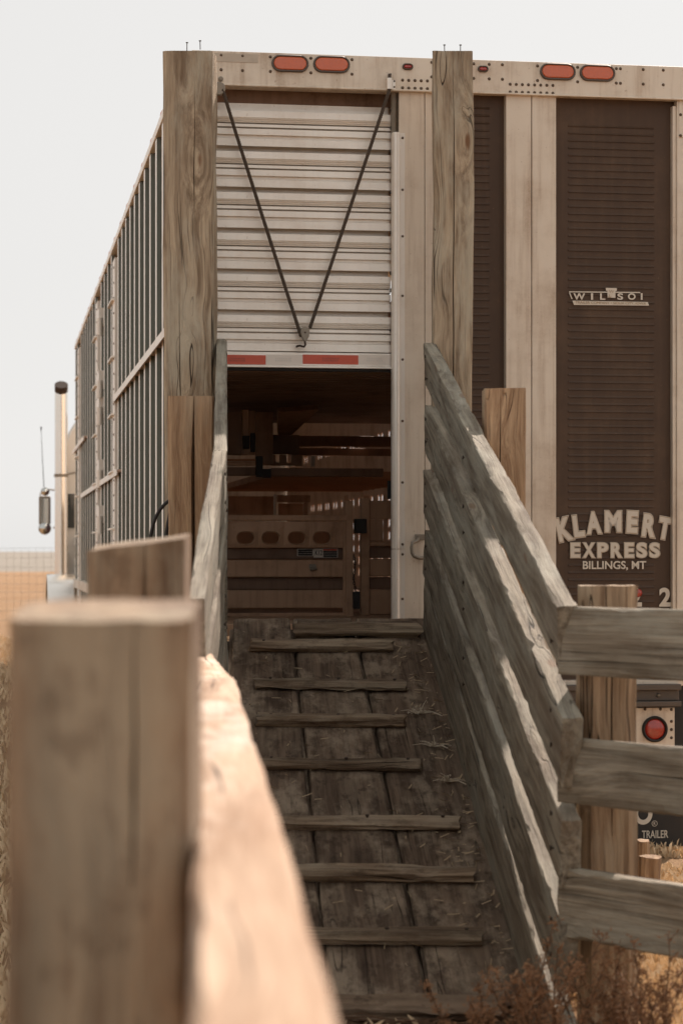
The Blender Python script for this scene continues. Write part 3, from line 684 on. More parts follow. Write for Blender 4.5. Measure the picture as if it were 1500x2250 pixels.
ip('gate_post', 759, 1100, 776, 1358, GV-.02, .07, M_IN, gate); ip('gate_edge', 754, 1146, 759, 1346, GV-.01, .03, M_IN, gate)
ip('latch_box', 780, 1140, 806, 1172, GV-.03, .06, M_RUBBER, gate)
ip('side_gate_post', 793, 1095, 811, 1370, GV+.1, .06, M_IN); sg = ip('side_gate', 811, 1100, 880, 1140, GV+.15, .03, M_IN)
for y0, y1, dv, mt in ((1190,1200,0,M_IN),(1200,1226,.045,M_IND),(1228,1266,0,M_IN),(1268,1294,.045,M_IND),(1296,1350,0,M_IN)): ip('gate_board', 811, y0, 880, y1, GV+.15+dv, .02, mt, sg, .006)  # again the set-back boards are coloured darker to stand for shade
ip('gate_board', 811, 1141, 841, 1189, GV+.15, .02, M_IN, sg)
ip('padlock_box', 776, 1300, 791, 1338, GV-.05, .06, M_RUBBER, gate)
q = MB()
for k in range(16):
    c = T(777 + 5*math.sin(k*.5)*.4 + k*.2, 1222 + k*5.4, GV-.03); tt = .010
    q.tube([c + Vector((tt*.55*math.cos(a_)*(1 if k%2 else .35), tt*.55*math.cos(a_)*(.35 if k%2 else 1), tt*math.sin(a_))) for a_ in [2*math.pi*j/8 for j in range(9)]], .0026, 5, False)
q.build('chain', M_RUBBER, gate, TM)
# stickers on the gate
q = MB(); pa, pb = T(653,1206,GV+.036), T(688,1222,GV+.036); q.box((pa.x,GV+.036,pb.z),(pb.x,GV+.04,pa.z)); st_ = q.build('warning_sticker', M_FADEW, gate, TM)
for r_ in range(3): ip('sticker_print', 654.5, 1207.2+r_*4.8, 686.5, 1211.4+r_*4.8, GV+.0345, .001, M_RUBBER, st_, 0)
q = MB(); pa, pb = T(689,1205,GV+.036), T(742,1225,GV+.036); q.box((pa.x,GV+.036,pb.z),(pb.x,GV+.04,pa.z)); st2 = q.build('warning_sticker', M_FADEW, gate, TM)
ip('sticker_print', 710, 1206, 740.5, 1210, GV+.0345, .001, M_TAPE_R, st2, 0)
for r_ in range(3): ip('sticker_print', 710, 1210.5+r_*4.8, 740.5, 1214.6+r_*4.8, GV+.0345, .001, M_RUBBER, st2, 0)
place_text('K12', 700, 1214.5, 16*1.13, 11*1.13, GV+.0345, M_RUBBER, parent=st2, offset=.015)
q = MB(); c = T(687, 1247, GV-.012); q.box((c.x-.02,GV-.018,c.z-.005),(c.x+.018,GV-.002,c.z+.02)); q.tube([(c.x-.018,GV-.022,c.z-.012),(c.x+.022,GV-.022,c.z-.004)], .010, 8); q.build('gate_clip', M_STEEL, gate, TM, smooth=40)
# frames farther in
ip('far_frame', 603, 1085, 608, 1133, 4.2, .05, M_ALU); ip('far_frame', 610, 1088, 682, 1104, 4.25, .05, M_IN); ip('far_frame', 668, 1104, 676, 1140, 4.25, .05, M_IN); ip('far_panel', 480, 1090, 602, 1140, 5.5, .03, M_IN); ip('far_panel', 612, 1106, 668, 1140, 5.6, .03, M_IN)
ip('far_panel', 480, 1152, 757, 1356, 3.2, .03, M_INW)  # added behind the ovals to cover bright slots; orange light is in its colour
ip('far_post', 757, 1088, 764, 1300, 6.0, .05, M_IN); ip('far_post', 800, 1088, 812, 1300, 6.2, .05, M_IN)

# ------------------------------------------------------------------ rope and pulley block on the door
def strand_rope(name, pts, r, label, pitch=.035):
    P_ = [TM @ Vector(p) for p in pts]; seg = []
    for a, b_ in zip(P_[:-1], P_[1:]):
        n = max(2, int((b_-a).length / .006)); seg += [a.lerp(b_, k/n) for k in range(n)]
    seg.append(P_[-1]); q = MB(); run = 0
    frames = []
    for i, p in enumerate(seg):
        d = (seg[min(i+1,len(seg)-1)] - seg[max(i-1,0)]).normalized(); x = d.orthogonal().normalized() if not frames else (frames[-1][1] - d*frames[-1][1].dot(d)).normalized()
        frames.append((p, x, d.cross(x), run)); run += (seg[min(i+1,len(seg)-1)] - p).length
    for s_ in range(3):
        q.tube([p + (x*math.cos(2*math.pi*(l/pitch + s_/3)) + y*math.sin(2*math.pi*(l/pitch + s_/3)))*r*.52 for p, x, y, l in frames], r*.55, 6)
    return tag(q.build(name, M_ROPE, smooth=180), label, 'rope')
pk = T(667, 731, .012)
strand_rope('rope', [T(488,196,-.035), T(492,205,-.035)] + [T(488+(656-488)*k/6, 196+(722-196)*k/6 + 6*math.sin(math.pi*k/6)*.3, -.03+.035*k/6) for k in range(1,7)] + [T(661,739,.004)], .0095, 'dark twisted rope running in a V across the roll-up door')
strand_rope('rope', [T(856,163,-.03), T(855,172,-.04), T(855,198,-.04)] + [T(855+(681-855)*k/6, 198+(720-198)*k/6, -.04+.045*k/6) for k in range(1,7)], .0095, 'dark twisted rope from the right header roller down to the pulley block')
pu = thing('pulley_block', 'grey teardrop pulley block hooked at the foot of the roll-up door', 'pulley', TM @ Matrix.Translation(T(668,735,.02)))
q = MB(); c = T(669.5, 731, .004); sc = 11.45/4900
tear = [(0,-.048),(.010,-.040),(.020,-.020),(.0235,.0),(.022,.014),(.013,.026),(0,.030),(-.013,.026),(-.022,.014),(-.0235,.0),(-.019,-.018),(-.009,-.038)]
q.prism([(c.x+x, c.z+z) for x, z in tear], -.010, -.004); q.prism([(c.x+x, c.z+z) for x, z in tear], .010, .016); q.build('cheek_plate', M_STEEL, pu, TM, bevel=.003)
q = MB(); q.tube([(c.x,-.003,c.z),(c.x,.009,c.z)], .022, 16); q.build('sheave', M_RUBBER, pu, TM, smooth=40)
q = MB(); q.dome((c.x,-.010,c.z), .006, .004); q.build('axle_pin', M_RIVET, pu, TM)
q = MB(); q.tube([(c.x,.0,c.z-.044),(c.x+.002,-.002,c.z-.062),(c.x-.004,-.002,c.z-.072),(c.x-.014,0,c.z-.070),(c.x-.024,.006,c.z-.066),(c.x-.036,.012,c.z-.068),(c.x-.036,.045,c.z-.068)], .0055, 8); q.build('hook', M_NAIL, pu, TM, smooth=60)

# ------------------------------------------------------------------ semi truck ahead of the trailer
TV = TL + 1.0
TK = thing('semi_truck', 'pale silver semi truck cab with tall chrome exhaust stack ahead of the trailer', 'truck', TM @ Matrix.Translation((0, TV, 0)))
def sp(px, py, v): return T(px, py, v)
pT = sp(135, 852, TV); pB = sp(135, 1330, TV)
q = MB(); q.tube([(pT.x, TV, .7), (pT.x, TV, pT.z-.10), (pT.x, TV-.004, pT.z)], .082, 20, caps=False); q.tube([(pT.x, TV, pT.z-.06), (pT.x, TV, pT.z-.05)], .06, 16); 
st_ = q.build('exhaust_stack', M_CHROME, TK, TM, smooth=60)
q = MB(); q.tube([(pT.x, TV-.02, pT.z-.04), (pT.x, TV-.075, pT.z+.035)], .084, 20); q.build('stack_mouth', M_NAIL, st_, TM, smooth=40)
p = sp(142, 1045, TV)
q = MB(); q.tube([(pT.x, TV, p.z), (pT.x+.5, TV+.3, p.z+.12)], .012, 8); q.tube([(pT.x, TV, p.z-.02), (pT.x, TV, p.z+.02)], .09, 16); q.build('stack_clamp', M_STEEL, st_, TM)
# sleeper with a rounded roof: a lofted shell
def shell(name, u0, u1, v0, v1, w0, w1, r, mat, parent):
    q = MB(); prof = [(u0, w0)]
    for k in range(9): t = math.pi/2*k/8; prof.append((u0 + r - r*math.cos(t), w1 - r*1.3 + r*1.3*math.sin(t)))
    for k in range(9): t = math.pi/2*k/8; prof.append((u1 - r + r*math.sin(t), w1 - r*1.3 + r*1.3*math.cos(t)))
    prof.append((u1, w0)); q.prism(prof, v0, v1); return q.build(name, mat, parent, TM, smooth=40, bevel=.03)
sl0 = sp(141, 1100, TV+.5).x; stop = sp(160, 948, TV+.5).z
shell('sleeper', sl0, sl0+2.35, TV+.35, TV+2.4, .95, stop+.25, .42, M_TRUCK, TK)
a, c_ = sp(139, 1085, TV+.33), sp(147, 1160, TV+.33)
shell('cab', sl0+.15, sl0+2.2, TV+2.4, TV+4.1, .95, stop-.35, .2, M_TRUCKP, TK)
shell('hood', sl0+.45, sl0+1.9, TV+4.1, TV+6.0, .8, 1.75, .2, M_TRUCKP, TK)
tbox('rear_window', (sl0+.03, TV+.31, c_.z), (sl0+.13, TV+.36, a.z), M_GLASS, TK)
a, c_ = sp(142, 1215, TV+.33), sp(148, 1295, TV+.33); tbox('grab_bar', (a.x, TV+.26, c_.z), (a.x+.03, TV+.36, a.z), M_CHROME, TK)
for py in (1190, 1235, 1255): a = sp(150, py, TV+.1); tbox('step_plate', (sl0+.12, TV+.05, a.z-.05), (sl0+.6, TV+.34, a.z+.05), M_TRUCK, TK)
tbox('chassis', (sl0+.7, TV-3.6, .75), (sl0+1.7, TV+5.6, .98), M_RUBBER, TK)
for uu in (sl0+.15, sl0+2.0):
    for vv in (TV-2.6, TV-1.2, TV+4.9):
        q = MB(); q.tube([(uu, vv, .52), (uu+.3, vv, .52)], .52, 26); wh = q.build('wheel', M_RUBBER, TK, TM, smooth=40)
        q = MB(); q.tube([(uu-.01, vv, .52), (uu+.31, vv, .52)], .28, 20); q.build('rim', M_CHROME, wh, TM, smooth=40)
for (px0, px1, vv) in ((103, 121, TV-1.0),):
    a = sp(112, 1262, vv); q = MB(); x0 = sp(px0,1262,vv).x; n_ = 14
    pts = [(vv + .75*math.cos(math.pi*k/n_), .52 + .78*math.sin(math.pi*k/n_)) for k in range(n_+1)]
    q.v = [(x, y, z) for x in (x0, x0+.62) for y, z in pts] + [(x, y, z-.03) for x in (x0, x0+.62) for y, z in pts]
    m_ = n_+1; q.f = [(k, k+1, m_+k+1, m_+k) for k in range(n_)] + [(2*m_+k, 3*m_+k, 3*m_+k+1, 2*m_+k+1) for k in range(n_)] + [(k, 2*m_+k, 2*m_+k+1, k+1) for k in range(n_)] + [(m_+k, m_+k+1, 3*m_+k+1, 3*m_+k) for k in range(n_)]
    q.build('quarter_fender', M_CHROME, TK, TM, smooth=60)
MVv = TV + 3.4
a, c_ = sp(86, 1090, MVv), sp(112, 1150, MVv)
q = MB(); q.box((a.x, MVv, c_.z-.02), (c_.x, MVv+.06, a.z)); mr = q.build('mirror', M_STEEL, TK, TM, bevel=.02)
tbox('mirror_glass', (a.x+.03, MVv-.004, c_.z+.01), (c_.x-.03, MVv+.002, a.z-.03), M_MIRROR, mr)
for px, py, r_ in ((99, 1161, .085), (100, 1080, .058)):
    c = sp(px, py, MVv-.05); q = MB(); q.dome(c + Vector((0,0,0)), r_, .05, n=20, rings=4); q.tube([c + Vector((0,-.002,0)), c + Vector((0,.05,0))], r_*1.06, 20); q.build('round_mirror', M_MIRROR, mr, TM, smooth=60)
q = MB(); q.tube([(a.x+.02, MVv+.03, a.z), (a.x+.02, MVv+.03, a.z+.04), (a.x+.1, MVv+.03, a.z+.10), (sl0+.3, MVv+.1, a.z+.06)], .014, 8); q.tube([(a.x+.2, MVv+.03, c_.z-.06), (sl0+.3, MVv+.1, c_.z-.05)], .014, 8); q.build('mirror_arm', M_CHROME, mr, TM, smooth=60)
a, c_ = sp(97, 1070, MVv), sp(91, 945, MVv); q = MB(); q.tube([a, c_], .006, 6, r1=.003); q.tube([c_, c_ + Vector((0,0,.05))], .009, 6); q.build('antenna', M_RUBBER, mr, TM)

# ------------------------------------------------------------------ loading chute
CH = thing('loading_chute', 'weathered timber loading chute with cleated ramp rising to the trailer door', 'loading chute', Matrix.Translation((0, 9, 0)))
SLP = .32
def rz(Y): return 1.213 - SLP * (11.15 - Y)                    # ramp surface height
def rp(px, py):                                                # photo pixel -> point on the ramp plane
    k = (py - HY) / F; Y = (HC - 1.213 + SLP*11.15) / (SLP + k); return Vector(((px-CX)/F*Y, Y, HC - k*Y))
RX = lambda Y: .398 + .064*(11.15 - Y)                         # inner face of the right side wall
def seam(px0, py0, px1, py1):
    a, b_ = rp(px0, py0), rp(px1, py1); s_ = (b_.x-a.x)/(b_.y-a.y); return lambda Y: a.x + s_*(Y-a.y)
sL, sR = seam(641,1380,707,2040), seam(781,1380,943,2200)
LX = lambda Y: -.545 + (11.15-Y)*.035
upn = Vector((0, -SLP, 1)).normalized(); YA, YB = 11.22, 7.5
for lo, hi, gl, gr in ((LX, sL, 0, .008), (sL, sR, .008, .009), (sR, lambda Y: RX(Y)+.05, .009, .002)):
    pa = Vector(((lo(YB)+hi(YB))/2, YB, rz(YB))); pb = Vector(((lo(YA)+hi(YA))/2, YA, rz(YA)))
    wA_ = hi(YB)-lo(YB)-gl-gr; wB_ = hi(YA)-lo(YA)-gl-gr
    o = timber('ramp_plank', CH, pa - upn*.025, pb - upn*.025, wA_, .05, M_RAMP, upn, wear=.004, rad=.008, taper=1-wB_/wA_, endrough=.02)
    n0 = len(o.data.vertices)
    for v in o.data.vertices:                                  # the taper narrows the width only
        f = 1 - (1-wB_/wA_) * min(1, max(0, v.co.x / (pb-pa).length)); v.co.z /= f
for s_, t_ in ((-1, LX), (1, lambda Y: RX(Y)+.04), (0, sL), (0, sR)):
    timber('stringer', CH, (t_(YB)-s_*.03, YB+.1, rz(YB+.1)-.14), (t_(YA)-s_*.03, YA, rz(YA)-.14), .09, .18, M_RAMP)  # unseen stringers added so no light shows through the seams and edges
for px0, px1, py, th, mt in ((548,862,1428,.052,M_CLEAT),(561,893,1511,.052,M_CLEAT),(563,890,1591,.055,M_CLEAT),(560,925,1688,.06,M_CLEAT),(560,1008,1816,.062,M_CLEAT),(570,1040,1934,.058,M_CLEAT),(590,1062,2066,.062,M_CLEAT)):
    a, b_ = rp(px0, py), rp(px1, py+2+random.uniform(-3,3)); cth = random.uniform(.042,.058)
    o = timber('cleat', CH, a + upn*cth*.5, b_ + upn*cth*.5, random.uniform(.062,.085), cth, mt, upn, seg=.022, chip=.012, wear=.011, rad=.011, warp=(.016,.007), endrough=.022)
    for k in (.1, .55, .92):
        c = a.lerp(b_, k) + upn*.052 + Vector((0, .01, 0)); nail(CH, c - upn*.032, upn, 1.0)
a, b_ = rp(650, 1398), rp(922, 1396); b_.y = a.y; b_.z = a.z
timber('cleat', CH, a + upn*.03, b_ + upn*.03, .085, .06, M_CLEAT, upn, seg=.03, wear=.016, rad=.016, warp=(.012,.01), endrough=.03)
a, b_ = rp(655, 1382), rp(772, 1381); timber('ramp_plank', CH, a + upn*.02, b_ + upn*.02, .11, .035, M_RAMP, upn, seg=.03, wear=.012, rad=.01, endrough=.02)
a, b_ = rp(790, 1384), rp(915, 1383); timber('ramp_plank', CH, a + upn*.012, b_ + upn*.012, .11, .03, M_RAMP, upn, seg=.03, wear=.012, rad=.01, endrough=.02)
# right side wall: five boards, tops measured at the far and near ends
TK_ = .062; Yf, Yn = 11.02, 6.88
def wallb(far_y, near_y, h, mat=M_GREY, name='side_board', yn=Yn, yf=Yf, dx=0.0, warp=(.008,.006), roll=0):
    zf = HC - (far_y-HY)/F*Yf; zn = HC - (near_y-HY)/F*Yn
    zz_ = lambda Y: zf + (zn-zf)*(Yf-Y)/(Yf-Yn)
    off = Vector((TK_/2 + dx, 0, -h/2*1.04))
    return timber(name, CH, Vector((RX(yn), yn, zz_(yn))) + off, Vector((RX(yf), yf, zz_(yf))) + off, TK_, h, mat, up=Vector((-math.sin(R(roll)),0,math.cos(R(roll)))), seg=.028, wear=.005, rad=.003, warp=warp, endrough=.03, endfreq=14, chip=.014)
for fy, ny_, h, yn in ((750,1327,.215,6.90),(886,1560,.225,6.84),(1026,1792,.225,6.87),(1162,2030,.225,6.9)):
    o = wallb(fy, ny_, h, yn=yn, roll=5 if fy == 750 else random.uniform(-1.5, 2))
    zf = HC - (fy-HY)/F*Yf; zn = HC - (ny_-HY)/F*Yn
    for Y in (10.9, 9.35, 7.02):
        for dz in (-.05, -.16): nail(CH, (RX(Y)+.028, Y, zf + (zn-zf)*(Yf-Y)/(Yf-Yn) + dz), (-1,0,0), 1.1)
wallb(1262, 2262, .30, warp=(.004,.003))
# left side wall: a far run pointing at the viewer and a nearer run that opens slightly
def lw(Y): return -.0513*Y if Y > 8.78 else -.4504 + (8.78-Y)*.0185
zt = lambda Y: 2.615 - .289*(11 - Y)
for i, dz in enumerate((0, .235, .47, .705, .94, 1.17)):  # boards set close together to keep side light out of the chute
    for Y0, Y1 in ((6.9, 8.775), (8.79, 11.03)):
        h = .225; jx = random.uniform(-.006, .004)
        off = Vector((-.026 + jx, 0, -h/2 - dz))
        timber('side_board', CH, Vector((lw(Y0), Y0, zt(Y0))) + off, Vector((lw(Y1), Y1, zt(Y1))) + off, .052, h, M_GREY, seg=.035, chip=.010, wear=.004, rad=.004, warp=(.008,.006), endrough=.01)
    for Y in (10.9, 8.95, 8.6):
        for q_ in (.05, .16): nail(CH, (lw(Y)-.030, Y, zt(Y)-dz-q_), (1,0,0), 1.0)
# posts of the chute
def post(px0, px1, ptop, Y, depth, mat, name='post', parent=None, cracks=(), base=-.05, wear=.005, lean=0.0, slant=0, wedge=0, rad=.006, px0t=None, px1t=None, seg=.06, ztop=None):
    xl, xr = (px0-CX)/F*Y, (px1-CX)/F*Y; zt_ = HC - (ptop-HY)/F*Y if ztop is None else ztop
    xm = (xl+xr)/2
    return timber(name, parent, (xm, Y+depth/2, base), (xm+lean, Y+depth/2, zt_), xr-xl, depth, mat, up=Vector((0,-1,0)), seg=seg, wear=wear, rad=rad, cracks=cracks, warp=(.010,.007), slant=slant, wedge=wedge, endrough=.0025)
# local y of a post runs to -x (left) and local z to the viewer
pl_ = post(362, 474, 108, 10.84, .25, M_TALL, 'tall_post', CH, cracks=[('+z',.32,.003,.02,.55,.72,-.25),('+z',.62,.003,.018,.80,.97,.1)], wear=.010, lean=-.012, wedge=-.06, rad=.012)
pr_ = post(953, 1040, 112, 10.96, .20, M_TALL, 'tall_post', CH, cracks=[('+z',.52,.0028,.03,.50,.98,-.05),('+z',.42,.002,.02,.35,.62,-.2)], wear=.006, lean=-.006)
pr2 = post(1062, 1153, 853, 9.32, .19, M_POST2, 'short_post', CH, cracks=[('+z',.35,.0025,.025,.6,1.0,.05)], wear=.004)
pl2 = post(371, 471, 870, 9.75, .20, M_POST2, 'short_post', CH, cracks=[('+z',.52,.0085,.05,.55,1.0,.12)], wear=.004, rad=.006)
for po, px, py, Y in ((CH,411,107,10.95),(CH,440,103,10.93),(CH,976,112,11.05),(CH,1011,112,11.05)):
    nail(CH, at(px, py, Y) + Vector((0,0,.004)), (random.uniform(-.1,.1), 0, 1), .85)

# ------------------------------------------------------------------ alley fence at the left
FE = thing('alley_fence', 'near timber fence with thick posts and a sunlit top rail at the left', 'fence', Matrix.Translation((-.3, 4, 0)))
post(12, 418, 1346, 2.45, .20, M_NEAR, 'post', FE, wear=.006, wedge=-.10, rad=.010, cracks=[('+z',.72,.003,.02,.82,1.0,.05)])
post(192, 408, 1190, 4.4, .20, M_NEAR, 'post', FE, wear=.006, wedge=-.06, slant=-.13, rad=.010, cracks=[('+z',.6,.006,.02,.85,1.0,.0)])
RZ = 1.25
rail_r = lambda Y: .003 - (Y-1.5)*.0647
a = Vector((rail_r(.55)-.054, .55, RZ-.09)); b_ = Vector((rail_r(5.72)-.054, 5.72, RZ-.09))
timber('rail', FE, a, b_, .104, .18, M_RAIL, seg=.08, wear=.005, rad=.008, warp=(.004,.003))
a = Vector((-.27-.056, 5.74, RZ-.095)); b_ = Vector((-.27-.095*2.2-.056, 7.94, RZ-.095))
timber('rail', FE, a, b_, .10, .18, M_RAIL, seg=.08, wear=.005, rad=.008, warp=(.003,.003))
for dz in (.28, .55, .82):  # lower rails out of view, added to block light from the ramp
    timber('rail', FE, Vector((rail_r(.55)-.060, .55, RZ-.09-dz)), Vector((rail_r(5.72)-.060, 5.72, RZ-.09-dz)), .05, .20, M_GREY, seg=.12)
    timber('rail', FE, Vector((-.27-.060, 5.74, RZ-.095-dz)), Vector((-.27-.095*1.2-.060, 6.9, RZ-.095-dz)), .05, .20, M_GREY, seg=.12)
# ------------------------------------------------------------------ wing fence at the right
WF = thing('wing_fence', 'grey three-board fence wing on a round-topped post at the foot of the chute', 'fence', Matrix.Translation((.85, 7, 0)))
wp = post(1277, 1403, 1287, 7.02, .17, M_POST, 'post', WF, wear=.006, rad=.028, cracks=[('+z',.55,.003,.02,.5,.9,.05)])
dirw = Vector((1.0-.69, 6.54-6.9, 0)).normalized()
for yt, hb in ((1334, 148), (1621, 143), (1908, 152)):
    z1 = HC - (yt-HY)/F*6.9; hh = hb/F*6.9
    a = Vector((.688, 6.93, z1-hh/2)); b_ = a + dirw*1.6
    timber('fence_board', WF, a, b_, .05, hh, M_GREY, seg=.03, chip=.010, wear=.004, rad=.004, warp=(.004,.004), endrough=.01)
q = MB(); a = at(1243, 1562, 7.05); q.box((a.x, 7.05, a.z-.07), (a.x+.05, 7.13, a.z)); q.build('bracket', M_RUBBER, WF, bevel=.006)

# ------------------------------------------------------------------ person half hidden behind the door column
def skin_person():
    root = thing('person', 'person in dark jeans half hidden behind the door column inside the trailer', 'person', TM @ Matrix.Translation((1.22, .75, FLOOR)))
    hip = T(852, 1062, .75); X0 = hip.x + .10; Z = FLOOR; V = .75
    J = {}                                   # joints in trailer coordinates; facing +u, hips pushed back towards -u
    J['pel'] = (X0, V, hip.z); J['waist'] = (X0+.12, V, hip.z+.16); J['chest'] = (X0+.30, V, hip.z+.34); J['neck'] = (X0+.44, V, hip.z+.46)
    def make(name, edges, rad, mat, root_key, parent):
        keys = []
        for a, b_ in edges:
            for k in (a, b_):
                if k not in keys: keys.append(k)
        me = bpy.data.meshes.new(name); me.from_pydata([J[k] for k in keys], [(keys.index(a), keys.index(b_)) for a, b_ in edges], [])
        o = mesh_obj(name, me, mat, parent, TM)
        sk = o.modifiers.new('skin', 'SKIN'); sk.use_smooth_shade = True
        for k, sv in zip(keys, me.skin_vertices[0].data): sv.radius = rad[k] if isinstance(rad[k], tuple) else (rad[k], rad[k]); sv.use_root = (k == root_key)
        ss = o.modifiers.new('sub', 'SUBSURF'); ss.levels = 2; ss.render_levels = 2
        return o
    ed = [('pel','waist'),('waist','chest'),('chest','neck')]; rd = {'pel': (.155,.13), 'waist': (.15,.12), 'chest': (.17,.13), 'neck': .06}
    for s_, n in ((-1,'a'), (1,'b')):
        J['hip'+n] = (X0+.01, V+s_*.10, hip.z-.05); J['knee'+n] = (X0+.30, V+s_*.13, Z+.46); J['ank'+n] = (X0+.10, V+s_*.13, Z+.10); J['toe'+n] = (X0+.30, V+s_*.14, Z+.045)
        J['sho'+n] = (X0+.36, V+s_*.19, hip.z+.38); J['elb'+n] = (X0+.50, V+s_*.24, hip.z+.12); J['wri'+n] = (X0+.66, V+s_*.17, hip.z-.06); J['palm'+n] = (X0+.71, V+s_*.16, hip.z-.12)
        ed += [('pel','hip'+n),('hip'+n,'knee'+n),('knee'+n,'ank'+n),('ank'+n,'toe'+n),('chest','sho'+n),('sho'+n,'elb'+n),('elb'+n,'wri'+n),('wri'+n,'palm'+n)]
        rd.update({'hip'+n: .115, 'knee'+n: .070, 'ank'+n: .05, 'toe'+n: (.045,.04), 'sho'+n: .075, 'elb'+n: .05, 'wri'+n: .034, 'palm'+n: (.042,.022)})
        for f_i in range(5):
            bx_ = J['palm'+n]; dy = s_*(f_i-1.5)*.018 if f_i < 4 else -s_*.045; ln = (.065,.078,.074,.058,.045)[f_i]
            J[f'f{f_i}{n}'] = (bx_[0]+.025, bx_[1]+dy, bx_[2]-.04 if f_i < 4 else bx_[2]-.005); J[f'g{f_i}{n}'] = (bx_[0]+.03, bx_[1]+dy*1.1, bx_[2]-.04-ln*.5); J[f'h{f_i}{n}'] = (bx_[0]+.015, bx_[1]+dy*1.1, bx_[2]-.04-ln)
            ed += [('palm'+n, f'f{f_i}{n}'), (f'f{f_i}{n}', f'g{f_i}{n}'), (f'g{f_i}{n}', f'h{f_i}{n}')]
            rd.update({f'f{f_i}{n}': .010, f'g{f_i}{n}': .009, f'h{f_i}{n}': .008})
    J['head0'] = (X0+.50, V, hip.z+.52); J['head1'] = (X0+.55, V, hip.z+.60); J['head2'] = (X0+.57, V, hip.z+.69)
    ed += [('neck','head0'),('head0','head1'),('head1','head2')]; rd.update({'head0': .055, 'head1': (.085,.075), 'head2': (.085,.075)})
    body = make('body', ed, rd, M_JEAN, 'pel', root)
    J['hair1'] = (X0+.545, V, hip.z+.66); J['hair2'] = (X0+.56, V, hip.z+.71)
    make('hair', [('hair1','hair2')], {'hair1': (.092,.083), 'hair2': (.09,.085)}, M_HAIR, 'hair1', root)
    q = MB(); a = T(846, 1079, .60); q.box((hip.x-.03, .60, hip.z-.09), (hip.x+.07, .606, hip.z+.01)); q.build('back_pocket', M_JEAN, root, TM, bevel=.002)
    return root
skin_person()

# ------------------------------------------------------------------ cable, scraps, weeds, grass, wire fence
q = MB(); pts = [at(372,1100,10.2), at(362,1108,10.2), at(350,1122,10.2), at(342,1138,10.2), at(336,1155,10.2), at(331,1180,10.2), at(328,1240,10.2), at(330,1400,10.2), at(336,1700,10.2), at(345,1960,10.2)]
q.tube(pts, .008, 8); tag(q.build('cable', M_RUBBER, smooth=60), 'black rubber hose hanging in a loop left of the short post', 'hose')
q = MB(); pts = [at(374,1128,10.1), at(369,1150,10.1), at(366,1170,10.1), at(364,1260,10.1), at(366,1500,10.1), at(372,1960,10.1)]
q.tube(pts, .008, 8); tag(q.build('cable', M_RUBBER, smooth=60), 'short black hose end hanging straight down beside the post', 'hose')

def weed(name, base, H, spread, nst, label, mleaf, mstem, seed, leaf=.016, dens=1.0):
    rnd = random.Random(seed); root = thing(name, label, 'weed', Matrix.Translation(base))
    stem = MB(); lf = MB()
    for i in range(nst):
        an = rnd.uniform(0, 2*math.pi); tl = rnd.uniform(.1, 1)*spread; L = H*rnd.uniform(.55, 1.05)
        p = Vector((rnd.gauss(0,.03), rnd.gauss(0,.03), 0)); d = Vector((math.cos(an)*tl, math.sin(an)*tl, 1)).normalized(); pts = [p.copy()]
        for k in range(8):
            d = (d + Vector((rnd.gauss(0,.10), rnd.gauss(0,.10), .02))).normalized(); p = p + d*L/8; pts.append(p.copy())
            if k >= 1:
                for _ in range(3):
                    d2 = (d*.8 + Vector((rnd.gauss(0,.7), rnd.gauss(0,.7), rnd.uniform(-.1,.5)))).normalized(); l2 = L*rnd.uniform(.10,.24)*(1.2-k/9); e = p + d2*l2
                    stem.tube([p, p.lerp(e,.5)+Vector((0,0,.006)), e], .0016, 3, False, r1=.0008)
                    for _ in range(int(10*dens)):
                        t_ = rnd.uniform(.15,1.05); c = p.lerp(e, t_) + Vector((rnd.gauss(0,.006), rnd.gauss(0,.006), rnd.gauss(0,.006)))
                        n1 = Vector((rnd.gauss(0,1), rnd.gauss(0,1), rnd.gauss(0,1))).normalized()*leaf*rnd.uniform(.5,1.3); n2 = n1.orthogonal().normalized()*leaf*.28
                        lf.add([c-n2, c+n1*.5-n2*.3, c+n1, c+n1*.4+n2], [(0,1,2,3)])
        stem.tube(pts, .0035, 5, False, r1=.0015)
    stem.build('stem', mstem, root, Matrix.Translation(base)); lf.build('foliage', mleaf, root, Matrix.Translation(base)).__setitem__('kind', 'stuff')
    return root
weed('dry_weed', Vector((.60, 6.55, 0)), .47, .8, 16, 'bushy russet dry weed at the foot of the right chute wall', M_WEED, M_WEEDS, 3)
weed('dry_weed', Vector((.84, 6.62, 0)), .40, .6, 15, 'russet dry weed in front of the round-topped fence post', M_WEED, M_WEEDS, 5)
weed('dry_weed', Vector((.44, 6.7, 0)), .30, .9, 10, 'low russet weed spreading over the foot of the ramp', M_WEED, M_WEEDS, 9)
weed('dry_weed', Vector((.92, 6.42, 0)), .50, .35, 6, 'thin dry weed rising before the lowest fence board', M_WEED, M_WEEDS, 12, dens=.6)
def sprig(px, py, seed, label, s_=1.0):
    rnd = random.Random(seed); c = rp(px, py) + upn*.01; q = MB()
    for k in range(16):
        d = Vector((rnd.gauss(0,.05), rnd.gauss(0,.03), abs(rnd.gauss(0,.022))))*s_; q.tube([c, c+d*.6+Vector((0,0,.008)), c+d], .0022, 4, False, r1=.001)
    for k in range(14):
        o_ = Vector((rnd.gauss(0,.016), rnd.gauss(0,.016), abs(rnd.gauss(0,.014))))*s_; q.dome(c+o_, .006*s_, .007*s_, Vector((rnd.gauss(0,1),rnd.gauss(0,1),1)), 5, 1)
    q.tube([c, c+Vector((.05,-.06,.01))*s_, c+Vector((.085,-.14,.0))*s_], .0025, 4, False)
    tag(q.build('dry_sprig', plain('bleached sprig', (.55,.47,.36), .8, vary=.3, sc=80)), label, 'dry sprig', 'dry sprigs on the ramp')
sprig(922, 1572, 1, 'largest pale dry sprig near the right ends of the upper cleats', 1.1)
